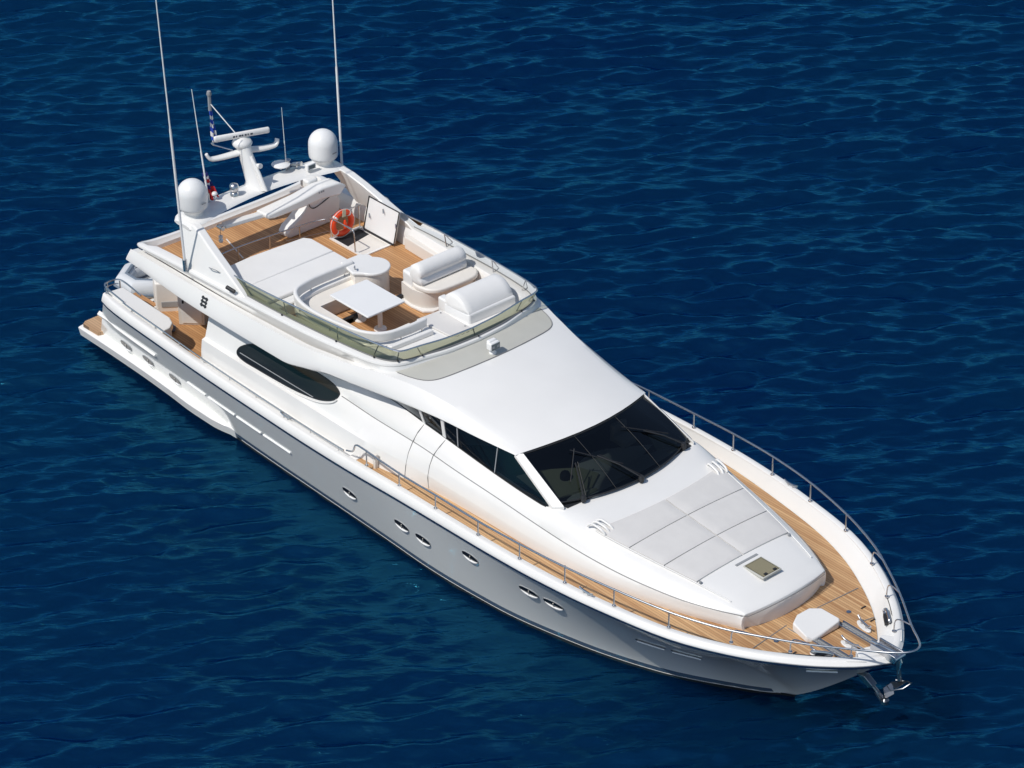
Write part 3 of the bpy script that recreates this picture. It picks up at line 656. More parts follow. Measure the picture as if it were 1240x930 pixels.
# ------------------------------------------------------------------ bow rail
SX = [(25.23, .66, 2.55), (24.28, 1.48, 2.55), (23.23, 2.16, 2.55), (21.94, 2.72, 2.52), (20.58, 3.02, 2.50), (19.23, 3.20, 2.48), (17.88, 3.30, 2.47), (16.55, 3.34, 2.45), (15.06, 3.31, 2.40), (13.73, 3.26, 2.34), (12.48, 3.20, 2.27)]
def rails():
    half = [(11.7, 3.17, 2.30), (11.95, 3.18, 2.40), (12.1, 3.2, 2.64), (12.4, 3.22, 2.69), (13.1, 3.26, 2.70), (14.0, 3.30, 2.72), (15.15, 3.33, 2.78), (16.55, 3.35, 2.82), (17.88, 3.33, 2.88), (19.23, 3.24, 2.93), (20.58, 3.05, 2.95), (21.94, 2.74, 2.93), (23.0, 2.36, 2.92), (23.7, 2.0, 2.92), (24.72, 1.37, 2.92), (25.66, .68, 2.94), (26.15, .35, 2.99), (26.38, .12, 3.03)]
    pts = [(a, -b, c) for a, b, c in half]+[(a, b, c) for a, b, c in half[::-1]]
    r = build('bow_rail', tube(spline(pts, 8), .024, 8), 'steel', Y, smooth=60)
    for s in (-1, 1):
        for i, (x, y, z) in enumerate(SX):
            if i < 3:
                tx, ty = [(25.66, .68), (24.72, 1.37), (23.7, 2.0)][i]
                p = spline([(x, s*y, z), (x+.01, s*y, z+.25), (x+.12, s*(y+(ty-y)*.2), z+.36), (tx, s*ty, 2.93)], 5)
                build('stanchion', tube(p, .016, 6), 'steel', r)
            else: build('stanchion', cyl((x, s*y, z), (x, s*y, [2.93, 2.95, 2.93, 2.88, 2.82, 2.78, 2.71, 2.69][i-3]), .017, 8), 'steel', r)
            build('stanchion_foot', lathe([(.045, z-.0), (.045, z+.02), (.02, z+.03)], x, s*y, 10), 'steel', r)
        # slim handrail low along the gunwale to the stern
        L_ = [(x, s*(ys(x)-.17), zs(x)+.09) for x in lin(2.4, 11.7, 26)]
        g = build('gunwale_rail', tube(L_, .020, 6), 'steel', Y)
        for x in lin(2.8, 11.5, 9): build('rail_foot', cyl((x, s*(ys(x)-.17), zs(x)-.02), (x, s*(ys(x)-.17), zs(x)+.09), .014, 6), 'steel', g)
        for xx in (9.5, 19.85):
            zz = zs(xx); yy = s*(ys(xx)-.12)
            c = build('side_cleat', tube(spline([(xx-.2, yy, zz+.1), (xx-.1, yy, zz+.07), (xx+.1, yy, zz+.07), (xx+.2, yy, zz+.1)], 4), .024, 6), 'steel', Y)
            for q in (-.07, .07): build('cleat_post', cyl((xx+q, yy, zz), (xx+q, yy, zz+.07), .02, 6), 'steel', c)
        build('gate_post', box(12.5, 12.58, s*2.98-.05, s*2.98+.05, 2.1, 2.5), 'cream', Y, bevel=.015)
rails()

# ------------------------------------------------------------------ portholes and slots of the hull
def side_frame(x, z, s):
    k_ = max(0, 1.85-z)*.6; xq = (x+k_+1.5*k_/1.6)/(1+k_/1.6)
    if x > 3.1: xq = x
    y = hy(xq, z); dx = (hy(x+.1, z)-hy(x-.1, z))/.2; dz = (hy(x, z+.1)-hy(x, z-.1))/.2
    t = Vector((1, s*dx, 0)).normalized(); u = Vector((0, s*dz, 1)).normalized(); n = t.cross(u)*(-s)
    n.normalize()
    if n.y*s < 0: n = -n
    return Vector((x, s*y, z)), t, u, n
def oval(c, t, u, a, b, off, n, k=20, p=2.6):
    out = []
    for i in range(k):
        q = 2*math.pi*i/k; cc, ss = math.cos(q), math.sin(q)
        out.append(tuple(c+t*a*math.copysign(abs(cc)**(2/p), cc)+u*b*math.copysign(abs(ss)**(2/p), ss)+n*off))
    return out
def portholes():
    for s in (-1, 1):
        for i, (x, z, a, b) in enumerate([(2.03, .72, .24, .13), (3.05, .73, .24, .13), (4.27, .75, .24, .13), (11.63, 1.04, .25, .125), (13.6, 1.13, .25, .125), (14.36, 1.12, .25, .125), (16.14, 1.6, .25, .125), (17.88, 1.47, .27, .13), (18.56, 1.44, .27, .13)]):
            c, t, u, n = side_frame(x, z, s)
            o = build('porthole', tube(oval(c, t, u, a, b, .002, n), .010, 8, closed=True), 'grey', Y, smooth=60)
            build('pane', (oval(c, t, u, a*.98, b*.98, .016, n), [list(range(20))]), M_dark, o)
            build('glazing_bar', tube([tuple(c+u*b*.5+n*.022+t*.03), tuple(c-u*b*.8+n*.022-t*.03)], .010, 5), 'cream', o)
            low = [tuple(c+t*a*math.cos(q)*1.0+u*(b*1.0*math.sin(q))+n*.012) for q in [math.pi*(1.12+.76*k/12) for k in range(13)]]
            build('rim', tube(low, [.010+.030*math.sin(math.pi*k/12) for k in range(13)], 6), 'table', o)
        for (x, z) in ((20.91, 1.30), (21.68, 1.28), (24.55, 1.88)):
            c, t, u, n = side_frame(x, z, s)
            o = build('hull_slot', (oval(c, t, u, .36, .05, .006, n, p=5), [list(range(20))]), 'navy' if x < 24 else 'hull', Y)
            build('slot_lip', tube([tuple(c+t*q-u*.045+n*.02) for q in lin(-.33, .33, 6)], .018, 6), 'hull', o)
        for (x0, x1) in ((5.04, 5.84), (5.96, 7.08), (7.16, 8.17), (8.27, 9.36)):
            pts = []
            for x in lin(x0, x1, 8):
                c, t, u, n = side_frame(x, 1.07, s); pts.append(tuple(c+n*.012))
            build('hull_moulding', tube(pts, .026, 6), 'table', Y)
portholes()

# ------------------------------------------------------------------ flybridge
FD = 3.85
def coaming_path():
    # outer top line, starboard half: aft centre -> stern corner -> forward corner -> front centre ; (x, y, ztop)
    h = [(3.0, 0, 4.02), (3.0, 1.2, 4.02), (2.98, 2.2, 4.05), (3.0, 2.64, 4.12), (3.24, 2.82, 4.2), (4.2, 2.80, 4.25), (5.2, 2.79, 4.29), (6.4, 2.78, 4.33), (7.6, 2.76, 4.37), (8.7, 2.72, 4.40), (9.8, 2.68, 4.44), (10.8, 2.60, 4.48), (11.5, 2.52, 4.50), (11.95, 2.42, 4.51), (12.25, 2.26, 4.52), (12.42, 2.0, 4.52), (12.56, 1.5, 4.54), (12.72, .8, 4.55), (12.78, 0, 4.55)]
    return h
def flybridge():
    h = spline(coaming_path(), 4)
    full = [(a, -b, c) for a, b, c in h]+[(a, b, c) for a, b, c in h[-2:0:-1]]
    full = full[:]; n = len(full); rows = []
    for i, p in enumerate(full):
        a = Vector(full[i-1]); b = Vector(full[(i+1) % n]); t = (b-a); t.z = 0; t.normalize(); nr = Vector((t.y, -t.x, 0))
        p = Vector(p)
        if nr.dot(Vector((7.8, 0, p.z))-p) > 0: nr = -nr
        wd = .14 if p.x < 3.45 else .26+.12*max(0, min(1, (p.x-7)/3)); lowz = (3.98 if p.x < 11 else 4.15)
        fl = .10 if p.x > 12.2 else -.11+.21*max(0, (p.x-11)/1.2)
        def Q(o, z): q = p+nr*o; return (q.x, q.y, z)
        rows.append([Q(fl, lowz), Q(fl*.8, lowz+.45*(p.z-lowz)), Q(.02, p.z-.085), Q(.03, p.z-.05), Q(.015, p.z-.01), Q(-.03, p.z+.01), Q(-wd+.03, p.z+.005), Q(-wd, p.z-.04), Q(-wd-.06, p.z-.25 if p.x > 3.45 else 3.95), Q(-wd-.08, FD-.03)])
    c = build('flybridge_coaming', grid(rows, close_u=True), 'gel', Y, smooth=32)
    # teak deck of the flybridge
    inner = [(r[-1][0], r[-1][1]) for r in rows]
    def holed(poly): return poly
    hx0, hx1, hy0, hy1 = 5.72, 6.89, 1.30, 2.16
    xs = sorted(set([round(a, 3) for a in lin(3.0, 12.1, 60)]+[hx0, hx1]))
    def half_w(x):
        best = min(range(len(inner)), key=lambda i: abs(inner[i][0]-x)+(0 if inner[i][1] > 0 else 99)); return abs(inner[best][1])
    V, Fc = [], []
    tb = sorted([(a, b) for a, b in inner if b > .0]); hw = lambda x: float(np.interp(x, [a for a, b in tb], [b for a, b in tb]))
    cols = []
    for x in xs:
        w_ = max(hw(x), 2.17 if 5 < x < 8 else 0); cols.append([-w_, 0, hy0, hy1, max(w_, hy1+.002) ])
    for i, x in enumerate(xs):
        for y in cols[i]: V.append((x, y, FD))
    for i in range(len(xs)-1):
        for j in range(4):
            if j == 2 and xs[i] >= hx0-.001 and xs[i+1] <= hx1+.001: continue
            a = i*5+j; Fc.append([a, a+1, a+6, a+5])
    d = build('flybridge_deck', (V, Fc), 'teak', Y)
    # stair well: rim, side walls and dark bottom plate
    hs = build('stair_well', join(
        box(hx0-.07, hx1+.07, hy0-.07, hy0, FD, FD+.03), box(hx0-.07, hx1+.07, hy1, hy1+.07, FD, FD+.03), box(hx0-.07, hx0, hy0, hy1, FD, FD+.03), box(hx1, hx1+.07, hy0, hy1, FD, FD+.03),
        box(hx0-.02, hx1+.02, hy1-.001, hy1+.02, FD-.3, FD), box(hx0-.02, hx1+.02, hy0-.02, hy0+.001, FD-.3, FD)), 'gel', Y)
    build('well_shade_plate', box(hx0, hx1, hy0, hy1, FD-.03, FD-.022), 'dark', hs)  # dark plate just below the deck, standing for shade in the stair opening
    build('well_wall', extrude([(6.25, hy0+.03, FD-.02), (hx1, hy0+.03, FD-.02), (hx1, hy1, FD-.02), (6.1, hy1, FD-.02)], (0, 0, .008)), 'cream', hs)
    # hinged hatch cover standing open
    hc = build('hatch_cover', extrude([(5.86, 2.18, FD+.05), (7.04, 2.18, FD+.05), (7.1, 2.34, FD+.93), (5.92, 2.34, FD+.93)], (0, .05, 0)), 'table', Y, bevel=.02)
    build('cover_gasket', tube([(5.86, 2.17, FD+.05), (7.04, 2.17, FD+.05), (7.1, 2.33, FD+.93), (5.92, 2.33, FD+.93)], .018, 6, closed=True), 'black', hc)
    for q in ((6.0, 2.25, FD+.5), (6.5, 2.3, FD+.8), (7.03, 2.26, FD+.6)): build('cover_latch', tube([q, (q[0]+.08, q[1]-.06, q[2]-.07)], .016, 6), 'steel', hc)
    build('cover_hinge', tube([(5.9, 2.16, FD+.04), (7.0, 2.16, FD+.04)], .02, 6), 'black', hc)
    # rail round the stair well
    r = build('stairwell_rail', tube(spline([(5.66, 2.25, FD+.62), (5.66, 1.5, FD+.62), (5.68, 1.26, FD+.62), (6.1, 1.25, FD+.62), (6.5, 1.25, FD+.61), (6.62, 1.25, FD+.55), (6.66, 1.25, FD+.03)], 5), .018, 8), 'steel', Y, smooth=60)
    for q in ((5.67, 1.27), (5.66, 2.2)): build('rail_post', cyl((*q, FD), (*q, FD+.62), .017, 8), 'steel', r)
    # rail across the deck behind the sun lounge
    r = build('lounge_rail', tube(spline([(5.0, -2.35, FD+.12), (5.08, -1.9, FD+.38), (5.12, -1.2, FD+.44), (5.2, 0, FD+.44), (5.3, .9, FD+.44), (5.5, 1.24, FD+.5)], 5), .02, 8), 'steel', Y, smooth=60)
    for q in ((5.06, -1.95), (5.10, -1.2), (5.16, -.26), (5.25, .61)): build('rail_post', cyl((*q, FD), (*q, FD+.44), .017, 8), 'steel', r)
    # fixed port side locker under the coaming
    for s in (-1, 1):
        build('side_shelf', prism([(7.3, s*2.30), (11.8, s*2.05), (11.8, s*2.3), (7.3, s*2.45)], FD, 4.2), 'cream', Y, bevel=.03)
    # lighting strips on teak aft
    for (a, b) in (((3.9, -.7), (5.0, -1.0)), ((5.0, .35), (5.35, 1.6))):
        build('deck_strip', prism([(a[0], a[1]), (a[0]+.02, a[1]+.03), (b[0]+.02, b[1]+.03), (b[0], b[1])], FD+.002, FD+.008), 'cream', d)
flybridge()

def furniture():
    # sun lounge aft of the dinette
    s = build('sun_lounge', prism([(5.85, -2.42), (8.1, -2.40), (8.1, .30), (7.9, .42), (6.0, .42), (5.8, .28), (5.72, -1.4)], FD, 4.24), 'gel', Y, bevel=.05, seg=3)
    P = [(5.82, -2.38), (7.86, -2.38), (7.86, .30), (7.74, .38), (6.05, .38), (5.86, .26), (5.76, -1.3)]
    q = empty('sun_mattress', (6.8, -1, 4.24), 'large white double mattress on the flybridge lounge behind the dinette', 'mattress')
    build('mattress_panel', prism([(5.82, -2.38), (6.9, -2.38), (6.9, .38), (6.05, .38), (5.86, .26), (5.76, -1.3)], 4.24, 4.34), 'cover', q, bevel=.035, seg=3)
    build('mattress_panel', prism([(6.915, -2.38), (7.84, -2.38), (7.84, .30), (7.74, .38), (6.915, .38)], 4.24, 4.34), 'cover', q, bevel=.035, seg=3)
    # U shaped dinette: seat and padded backrest following one path
    path = spline([(8.12, .02), (8.12, -.6), (8.14, -1.3), (8.3, -1.85), (8.75, -2.12), (9.4, -2.2), (10.2, -2.12), (10.9, -1.95), (11.3, -1.6), (11.42, -1.0), (11.42, -.45)], 6)
    def band(pa, o0, o1, z0, z1, tilt=0):
        rows = []
        for i, p in enumerate(pa):
            a = Vector(pa[max(i-1, 0)][:2]); b = Vector(pa[min(i+1, len(pa)-1)][:2]); t = (b-a).normalized(); nr = Vector((-t.y, t.x))
            if nr.dot(Vector((9.6, -.6))-Vector(p[:2])) < 0: nr = -nr
            def Q(o, z):
                if o > .3: return (min(max(p[0], 8.12+o), 11.42-o), max(p[1], -2.15+o), z)
                return (p[0]+nr.x*o, p[1]+nr.y*o, z)
            rows.append([Q(o0+tilt, z0), Q(o0, z1), Q(o1, z1), Q(o1+tilt, z0)])
        return grid(rows, close_v=True, caps=True)
    path = [(a, b, 0) for a, b, *_ in [tuple(p)+() for p in path]] if len(path[0]) == 2 else path
    base = build('dinette_base', band(path, -.02, .62, FD, 4.16), 'cream', Y, bevel=.03, seg=2, angle=50)
    build('seat_cushion', band(path, .12, .64, 4.16, 4.27), 'uphol', base, bevel=.04, seg=3, angle=50)
    build('seat_back_shelf', band(path, -.05, .12, 4.16, 4.36), 'gel', base, bevel=.02, angle=50)
    bk = build('dinette_backrest', band(path, -.06, .045, 4.44, 4.70, .02), 'cover', Y, bevel=.04, seg=3, angle=50)
    for i in (3, 12, 24, 34, 44, 52, 58):
        if i < len(path): build('backrest_bracket', cyl((path[i][0], path[i][1], 4.33), (path[i][0], path[i][1], 4.47), .018, 8), 'steel', bk)
    # rounded servery at the port end of the lounge
    P = [(8.0, -.06), (8.0, .28), (8.1, .55)]+[(8.52+.40*math.cos(a), .30+.40*math.sin(a)) for a in [math.radians(d) for d in range(140, -75, -14)]]+[(8.5, -.25)]
    c = build('round_end_cabinet', prism(P, FD, 4.54), 'cream', Y, bevel=.02)
    P2 = [(7.86, -.16), (7.86, .40), (8.04, .6)]+[(8.52+.44*math.cos(a), .30+.44*math.sin(a)) for a in [math.radians(d) for d in range(140, -75, -10)]]+[(8.5, -.30)]
    build('cabinet_top', prism(P2, 4.54, 4.62), 'gel', c, bevel=.025, seg=3)
    build('tap', tube(spline([(8.42, -.16, 4.62), (8.42, -.16, 4.72), (8.5, -.24, 4.74)], 4), .018, 8), 'steel', c)
    # table
    t = build('dining_table', prism(rrect(8.86, 10.30, -1.30, -.16, .03, 3), 4.50, 4.55), 'table', Y, bevel=.012)
    build('table_leg', lathe([(.16, FD), (.15, FD+.03), (.06, FD+.06), (.06, 4.5)], 9.3, -.75, 20), 'table', t)
    build('table_leg', lathe([(.16, FD), (.15, FD+.03), (.06, FD+.06), (.06, 4.5)], 9.98, -.68, 20), 'table', t)
    build('foot_stool', prism(rrect(8.95, 9.3, -1.25, -.85, .1), FD, 3.98), 'teak', t, bevel=.02)
    # helm seat
    h = build('helm_seat_base', prism([(9.22, .62), (9.6, .56)]+[q[:2] for q in spline([(9.7, .56, 0), (10.0, .64, 0), (10.18, .88, 0), (10.22, 1.3, 0), (10.22, 1.9, 0), (10.1, 2.2, 0)], 5)]+[(9.22, 2.25)], FD, 4.34), 'cream', Y, smooth=40)
    build('seat_plinth', prism([(9.18, .55), (9.7, .5), (10.1, .55), (10.27, .75), (10.3, 1.3), (10.2, 2.2), (9.18, 2.2)], FD, FD+.07), 'gel', h, bevel=.02)
    build('seat_box', prism([(9.2, .66), (9.62, .62), (9.62, 2.2), (9.2, 2.2)], 4.3, 4.66), 'gel', h, bevel=.06, seg=4)
    build('seat_cushion', prism([(9.6, .64)]+[q[:2] for q in spline([(9.8, .60, 0), (10.12, .68, 0), (10.32, .92, 0), (10.38, 1.4, 0), (10.36, 2.0, 0), (10.15, 2.25, 0)], 5)]+[(9.6, 2.2)], 4.34, 4.47), 'uphol', h, bevel=.055, seg=4, angle=40)
    def roll(x0, y0, y1, prof, nm, m, par):
        rows = []
        for y, sc in ((y0, .55), (y0+.02, .85), (y0+.06, 1), *[(yy, 1) for yy in lin(y0+.2, y1-.2, 6)], (y1-.06, 1), (y1-.02, .85), (y1, .55)):
            cx = sum(p[0] for p in prof)/len(prof); cz = sum(p[1] for p in prof)/len(prof)
            rows.append([(x0+cx+(px-cx)*sc, y, cz+(pz-cz)*sc) for px, pz in prof])
        return build(nm, grid(rows, close_v=True, caps=True), m, par, smooth=50)
    prof = [(0, 4.5), (-.02, 4.7), (.02, 4.88), (.14, 4.97), (.28, 4.97), (.40, 4.88), (.44, 4.76), (.40, 4.66), (.44, 4.62), (.46, 4.52), (.40, 4.46), (.2, 4.44)]
    roll(9.50, .62, 2.12, prof, 'seat_back_cover', 'cover', h)
    # second step seat by the port side
    # console with its hood cover
    pl = build('forward_dash_shelf', prism([(10.98, -.52), (11.1, 2.35), (11.9, 2.28), (12.2, 2.1), (12.36, 1.4), (12.5, .7), (12.55, 0), (12.5, -.8), (12.36, -1.5), (12.15, -2.05), (11.6, -2.3), (10.9, -2.35), (10.6, -2.3), (11.0, -2.1), (11.42, -1.7), (11.5, -1.0), (11.5, -.52)], FD, 4.38), 'gel', Y, bevel=.03)
    c = build('helm_console', prism([(10.98, .45), (11.08, .38), (11.95, .42), (12.0, 1.85), (11.1, 1.98), (10.98, 1.9)], FD+.02, 4.64), 'table', Y, bevel=.05, seg=3)
    prof = [(0.02, 4.50), (.0, 4.64), (.08, 4.84), (.22, 4.95), (.38, 4.98), (.56, 4.95), (.74, 4.85), (.86, 4.72), (.90, 4.63)]
    roll(11.03, .38, 1.88, prof, 'console_hood', 'cover', c)
    build('wheel', tube([(10.98+.05*math.sin(a), .95+.22*math.cos(a), 4.55+.20*math.sin(a)) for a in [2*math.pi*k/24 for k in range(24)]], .018, 6, closed=True), 'cream', c, smooth=60)
    build('throttle_pod', prism(rrect(10.85, 11.15, .38, .6, .05), 4.3, 4.7), 'gel', c, bevel=.04, seg=3)
    build('cup_speaker', lathe([(.09, 4.16), (.10, 4.2), (.0, 4.2)], 10.98, .42, 16), 'black', c)
    d = build('sliding_hatch', prism([(10.98, -.38), (12.36, -.28), (12.36, .30), (11.02, .33)], lambda x, y: 4.385, lambda x, y: 4.43), 'pad', Y, bevel=.015)
    for k in range(4): build('hatch_hinge', box(12.26, 12.34, -.24+k*.15, -.16+k*.15, 4.43, 4.45), 'steel', d)
    for q in ((11.15, -.25), (11.15, .22), (12.0, .24)): build('hatch_knob', lathe([(.02, 4.43), (.02, 4.45), (0, 4.455)], *q, 8), 'steel', d)
    build('low_locker', prism([(11.55, -1.75), (11.68, -1.72), (11.75, -.5), (11.62, -.5)], 4.38, 4.50), 'gel', Y, bevel=.02)
    build('corner_locker', prism([(11.0, -.46), (11.35, -.44), (11.35, -.2), (11.0, -.3)], 4.3, 4.42), 'gel', Y, bevel=.03)
furniture()

def screen():
    base = spline([(7.0, 2.60, 4.36), (8.0, 2.60, 4.40), (9.2, 2.56, 4.44), (10.4, 2.50, 4.49), (11.3, 2.42, 4.52), (11.9, 2.32, 4.54), (12.25, 2.16, 4.55), (12.42, 1.9, 4.56), (12.55, 1.4, 4.57), (12.68, .8, 4.58), (12.73, 0, 4.58)], 5)
    top = spline([(6.55, 2.50, 4.62), (7.9, 2.52, 4.70), (9.1, 2.47, 4.75), (10.3, 2.40, 4.80), (11.3, 2.32, 4.84), (12.0, 2.24, 4.87), (12.38, 2.16, 4.88), (12.48, 2.0, 4.86), (12.48, 1.5, 4.80), (12.54, .8, 4.75), (12.57, 0, 4.73)], 5)
    mir = lambda L: [(a, -b, c) for a, b, c in L]+[(a, b, c) for a, b, c in L[-2::-1]]
    B, Tp = mir(base), mir(top)
    rows = [[a, tuple((Vector(a)+Vector(b))/2), b] for a, b in zip(B, Tp)]
    g = build('flybridge_windscreen', grid(rows), 'smoke', Y, smooth=60)
    build('top_rail', tube(Tp, .020, 6), 'steel', g)
    build('base_strip', tube(B, .016, 6), 'seam', g)
    n = len(B)
    for i in (0, 8, 16, 24, 32, 39, 50, 61, 68, 76, 84, 92, n-1):
        if i < n:
            b, t = Vector(B[i]), Vector(Tp[i]); inn = Vector((9, 0, b.z))-b; inn.z = 0; inn.normalize()
            build('screen_post', cyl(tuple(b+inn*.10-Vector((0, 0, .02))), tuple(t), .014, 6), 'steel', g)
            build('screen_clip', lathe([(.02, b.z), (.02, b.z+.03), (0, b.z+.035)], b.x-inn.x*.04, b.y-inn.y*.04, 8), 'black', g)
    return g
screen()

# ------------------------------------------------------------------ radar arch
def arch():
    a = None
    # crosspiece
    rows = []
    for y in lin(-2.45, 2.45, 41):
        t = abs(y)/2.45; xf = 4.72+.14*min(1, t/.6)**2+.13*max(0, min(1, (t-.6)/.25)); xa = 4.05+.06*t**2; zt = 5.24+.05*(1-t*t); th = .085
        if t > .93: xa += (t-.93)*2.2; xf -= (t-.93)*1.0; zt -= (t-.93)*.9
        rows.append([(xa, y, zt-.05), (xa+.06, y, zt-.005), (xa+.2, y, zt+.01), (xf-.2, y, zt+.01), (xf-.05, y, zt-.005), (xf, y, zt-.05), (xf-.06, y, zt-th), (xa+.1, y, zt-th)])
    a = build('radar_arch', grid(rows, close_v=True, caps=True), 'gel', Y, smooth=40)
    for s in (-1, 1):
        # raked leg panels, wide at the foot
        prof = [(5.12, 4.22, 2.76), (7.48, 4.30, 2.72), (7.2, 4.46, 2.70), (6.3, 4.80, 2.58), (5.7, 5.02, 2.50), (5.25, 5.18, 2.42), (4.95, 5.24, 2.36), (4.35, 5.22, 2.40), (4.55, 4.95, 2.5), (4.85, 4.55, 2.66)]
        o = [(x, s*y, z) for x, z, y in prof]; i_ = [(x, s*(y-.22), z) for x, z, y in prof]; n = len(o)
        build('arch_leg', (o+i_, [list(range(n)), list(range(n, 2*n))[::-1]]+[[k, (k+1) % n, n+(k+1) % n, n+k] for k in range(n)]), 'gel', a, bevel=.035, seg=3, smooth=45)
        build('leg_handle', tube(spline([(5.95, s*2.68, 4.6), (6.05, s*2.74, 4.66), (6.25, s*2.70, 4.66), (6.32, s*2.64, 4.6)], 4), .012, 6), 'grey', a)
    sp = build('deck_speaker', tube([(7.1, -2.80, 4.46), (6.85, -2.84, 4.5)], .05, 10), 'black', a)
    # domes
    for s in (-1, 1):
        cx, cy, z0 = 4.50, s*2.03, 5.25
        d = build('satellite_dome', lathe([(.31, z0+.20), (.362, z0+.24), (.370, z0+.28), (.375, z0+.42), (.372, z0+.56)]+[(.372*math.cos(a), z0+.58+.38*math.sin(a)) for a in lin(.12, 1.57, 9)], cx, cy, 40), 'table', Y, smooth=60)
        build('dome_base', lathe([(.27, z0-.01), (.235, z0+.05), (.24, z0+.12), (.33, z0+.20), (.34, z0+.215)], cx, cy, 32), 'gel', d, smooth=60)
        build('dome_mark', extrude([(cx+.40, cy-.02, z0+.42), (cx+.385, cy+.12, z0+.42), (cx+.385, cy+.12, z0+.45), (cx+.40, cy-.02, z0+.45)], (.004, .002, 0)), 'grey', d)
    # mast
    mb = empty('radar_mast', (4.25, 0, 5.3)); mb.parent = Y; mb.location = Vector((4.25, 0, 5.3))-Vector(Y.location)
    def bl(nm, vf, m, **k): return build(nm, vf, m, mb, **k)
    def sec(x, z, a_, b_): return [(x+a_*math.cos(q), b_*math.sin(q), z) for q in [2*math.pi*k/16 for k in range(16)]]
    m_ = bl('mast_post', grid([sec(4.36, 5.28, .36, .24), sec(4.32, 5.36, .30, .19), sec(4.14, 5.75, .26, .17), sec(3.95, 6.1, .24, .16), sec(3.88, 6.28, .24, .18)], close_v=True, caps=True), 'gel', smooth=50)
    bl('mast_brace', grid([sec(4.72, 5.3, .09, .05), sec(4.48, 5.7, .07, .05), sec(4.2, 6.05, .05, .04)], close_v=True, caps=True), 'gel', smooth=50)
    for s in (-1, 1):
        pts = spline([(q_[0]-.25, q_[1], q_[2]-.17) for q_ in [(4.13, s*.1, 6.24), (4.13+.12*s, s*.45, 6.20), (4.13+.2*s, s*.74, 6.20), (4.13+.23*s, s*.86, 6.24), (4.10+.24*s, s*.92, 6.36)]], 5)
        v, f = tube(pts, [.125-.055*k/(len(pts)-1) for k in range(len(pts))], 12, flat=.6); bl('mast_arm', (v, f), 'gel', smooth=60)
    bl('radar_housing', lathe([(.10, 6.18), (.23, 6.23), (.26, 6.30), (.22, 6.38), (.12, 6.43), (.06, 6.46), (0, 6.48)], 3.87, 0, 24), 'gel', smooth=60)
    A, B = Vector((3.63, -.68, 6.52)), Vector((4.11, .68, 6.52)); dr = (B-A).normalized(); sd = Vector((-dr.y, dr.x, 0))
    rows = [[tuple(A+(B-A)*t+sd*(.055*math.cos(q))*k+Vector((0, 0, .085*math.sin(q)*k))) for q in [2*math.pi*j/14 for j in range(14)]] for t, k in ((0, .5), (.01, .9), (.03, 1), (.5, 1), (.97, 1), (.99, .9), (1, .5))]
    sc = bl('radar_scanner', grid(rows, close_v=True, caps=True), 'gel', smooth=60)
    q = A.lerp(B, .5)
    for k, wd in enumerate((.05, .03, .06, .04, .05, .03, .06)):
        u0 = -.24+k*.075; p0 = q+dr*u0-sd*.056-Vector((0, 0, .02)); bl('scanner_letter', extrude([tuple(p0), tuple(p0+dr*wd), tuple(p0+dr*wd+Vector((0, 0, .045))), tuple(p0+Vector((0, 0, .045)))], tuple(-sd*.004)), 'navy')
    bl('mast_light', join(cyl((3.8, -.25, 6.15), (3.5, -.6, 6.3), .015, 6), cyl((3.5, -.6, 6.3), (3.46, -.64, 6.36), .03, 8)), 'steel')
    bl('flag_staff', cyl((3.8, -.05, 6.45), (3.0, -.28, 7.15), .014, 6), 'table')
    bl('anchor_light', join(cyl((2.98, -.28, 6.95), (2.98, -.28, 7.35), .045, 8), lathe([(.05, 7.35), (.07, 7.4), (.05, 7.48), (0, 7.5)], 2.98, -.28, 10)), 'grey')
    bl('horn', join(tube([(4.35, .05, 5.85), (4.52, .05, 5.87)], [.03, .07], 10)), 'table')
    # small fittings on the arch
    def puck(x, y, z, r, nm='gps_puck', m='table'):
        return build(nm, join(lathe([(.02, z-.12), (.02, z)], x, y, 8), lathe([(r*.9, z), (r, z+.03), (r*.7, z+.07), (0, z+.085)], x, y, 20)), m, a, smooth=60)
    puck(4.28, -1.22, 5.43, .08)
    puck(4.14, .95, 5.45, .24, 'tv_antenna_disc')
    b = build('searchlight_chrome', join(lathe([(.11, 5.3), (.10, 5.36), (.07, 5.4)], 4.42, -.72, 14), lathe([(.0, 5.38), (.10, 5.42), (.13, 5.5), (.10, 5.6), (0, 5.64)], 4.42, -.72, 14)), 'steel', a, smooth=60)
    b = build('camera_head', join(box(4.6, 4.72, 1.35, 1.62, 5.36, 5.52), box(4.55, 4.62, 1.44, 1.52, 5.3, 5.42)), 'table', a, bevel=.015)
    build('camera_lens', box(4.722, 4.73, 1.39, 1.58, 5.39, 5.49), 'lens', b)
    build('signal_horn', join(tube([(4.15, 1.2, 5.38), (4.35, 1.3, 5.42)], [.03, .07], 10), lathe([(.05, 5.3), (.05, 5.5), (.08, 5.55), (0, 5.6)], 4.18, 1.15, 10)), 'steel', a, smooth=60)
    build('signal_horn', tube([(4.15, 1.32, 5.38), (4.38, 1.42, 5.42)], [.03, .065], 10), 'steel', a, smooth=60)
    # whip antennas
    def whip(b, t, r, lab):
        b, t = Vector(b), Vector(t)
        w_ = build('whip_antenna', tube([tuple(b), tuple(b.lerp(t, .45)), tuple(b.lerp(t, .46)), tuple(t)], [r, r*.9, r*.6, r*.4], 8), 'table', Y, label=lab, smooth=60)
        build('antenna_mount', cyl(tuple(b-Vector((0, 0, .08))), tuple(b+(t-b).normalized()*.22), r*1.8, 8), 'steel', w_)
    whip((5.2, -2.86, 4.36), (4.70, -2.86, 12.4), .034, 'tall white whip antenna on the starboard coaming')
    whip((4.5, 2.62, 4.5), (4.15, 2.75, 11.5), .034, 'tall white whip antenna beside the port dome')
    whip((4.27, -1.40, 5.3), (3.86, -1.4, 8.2), .024, 'shorter whip antenna between the starboard dome and the mast')
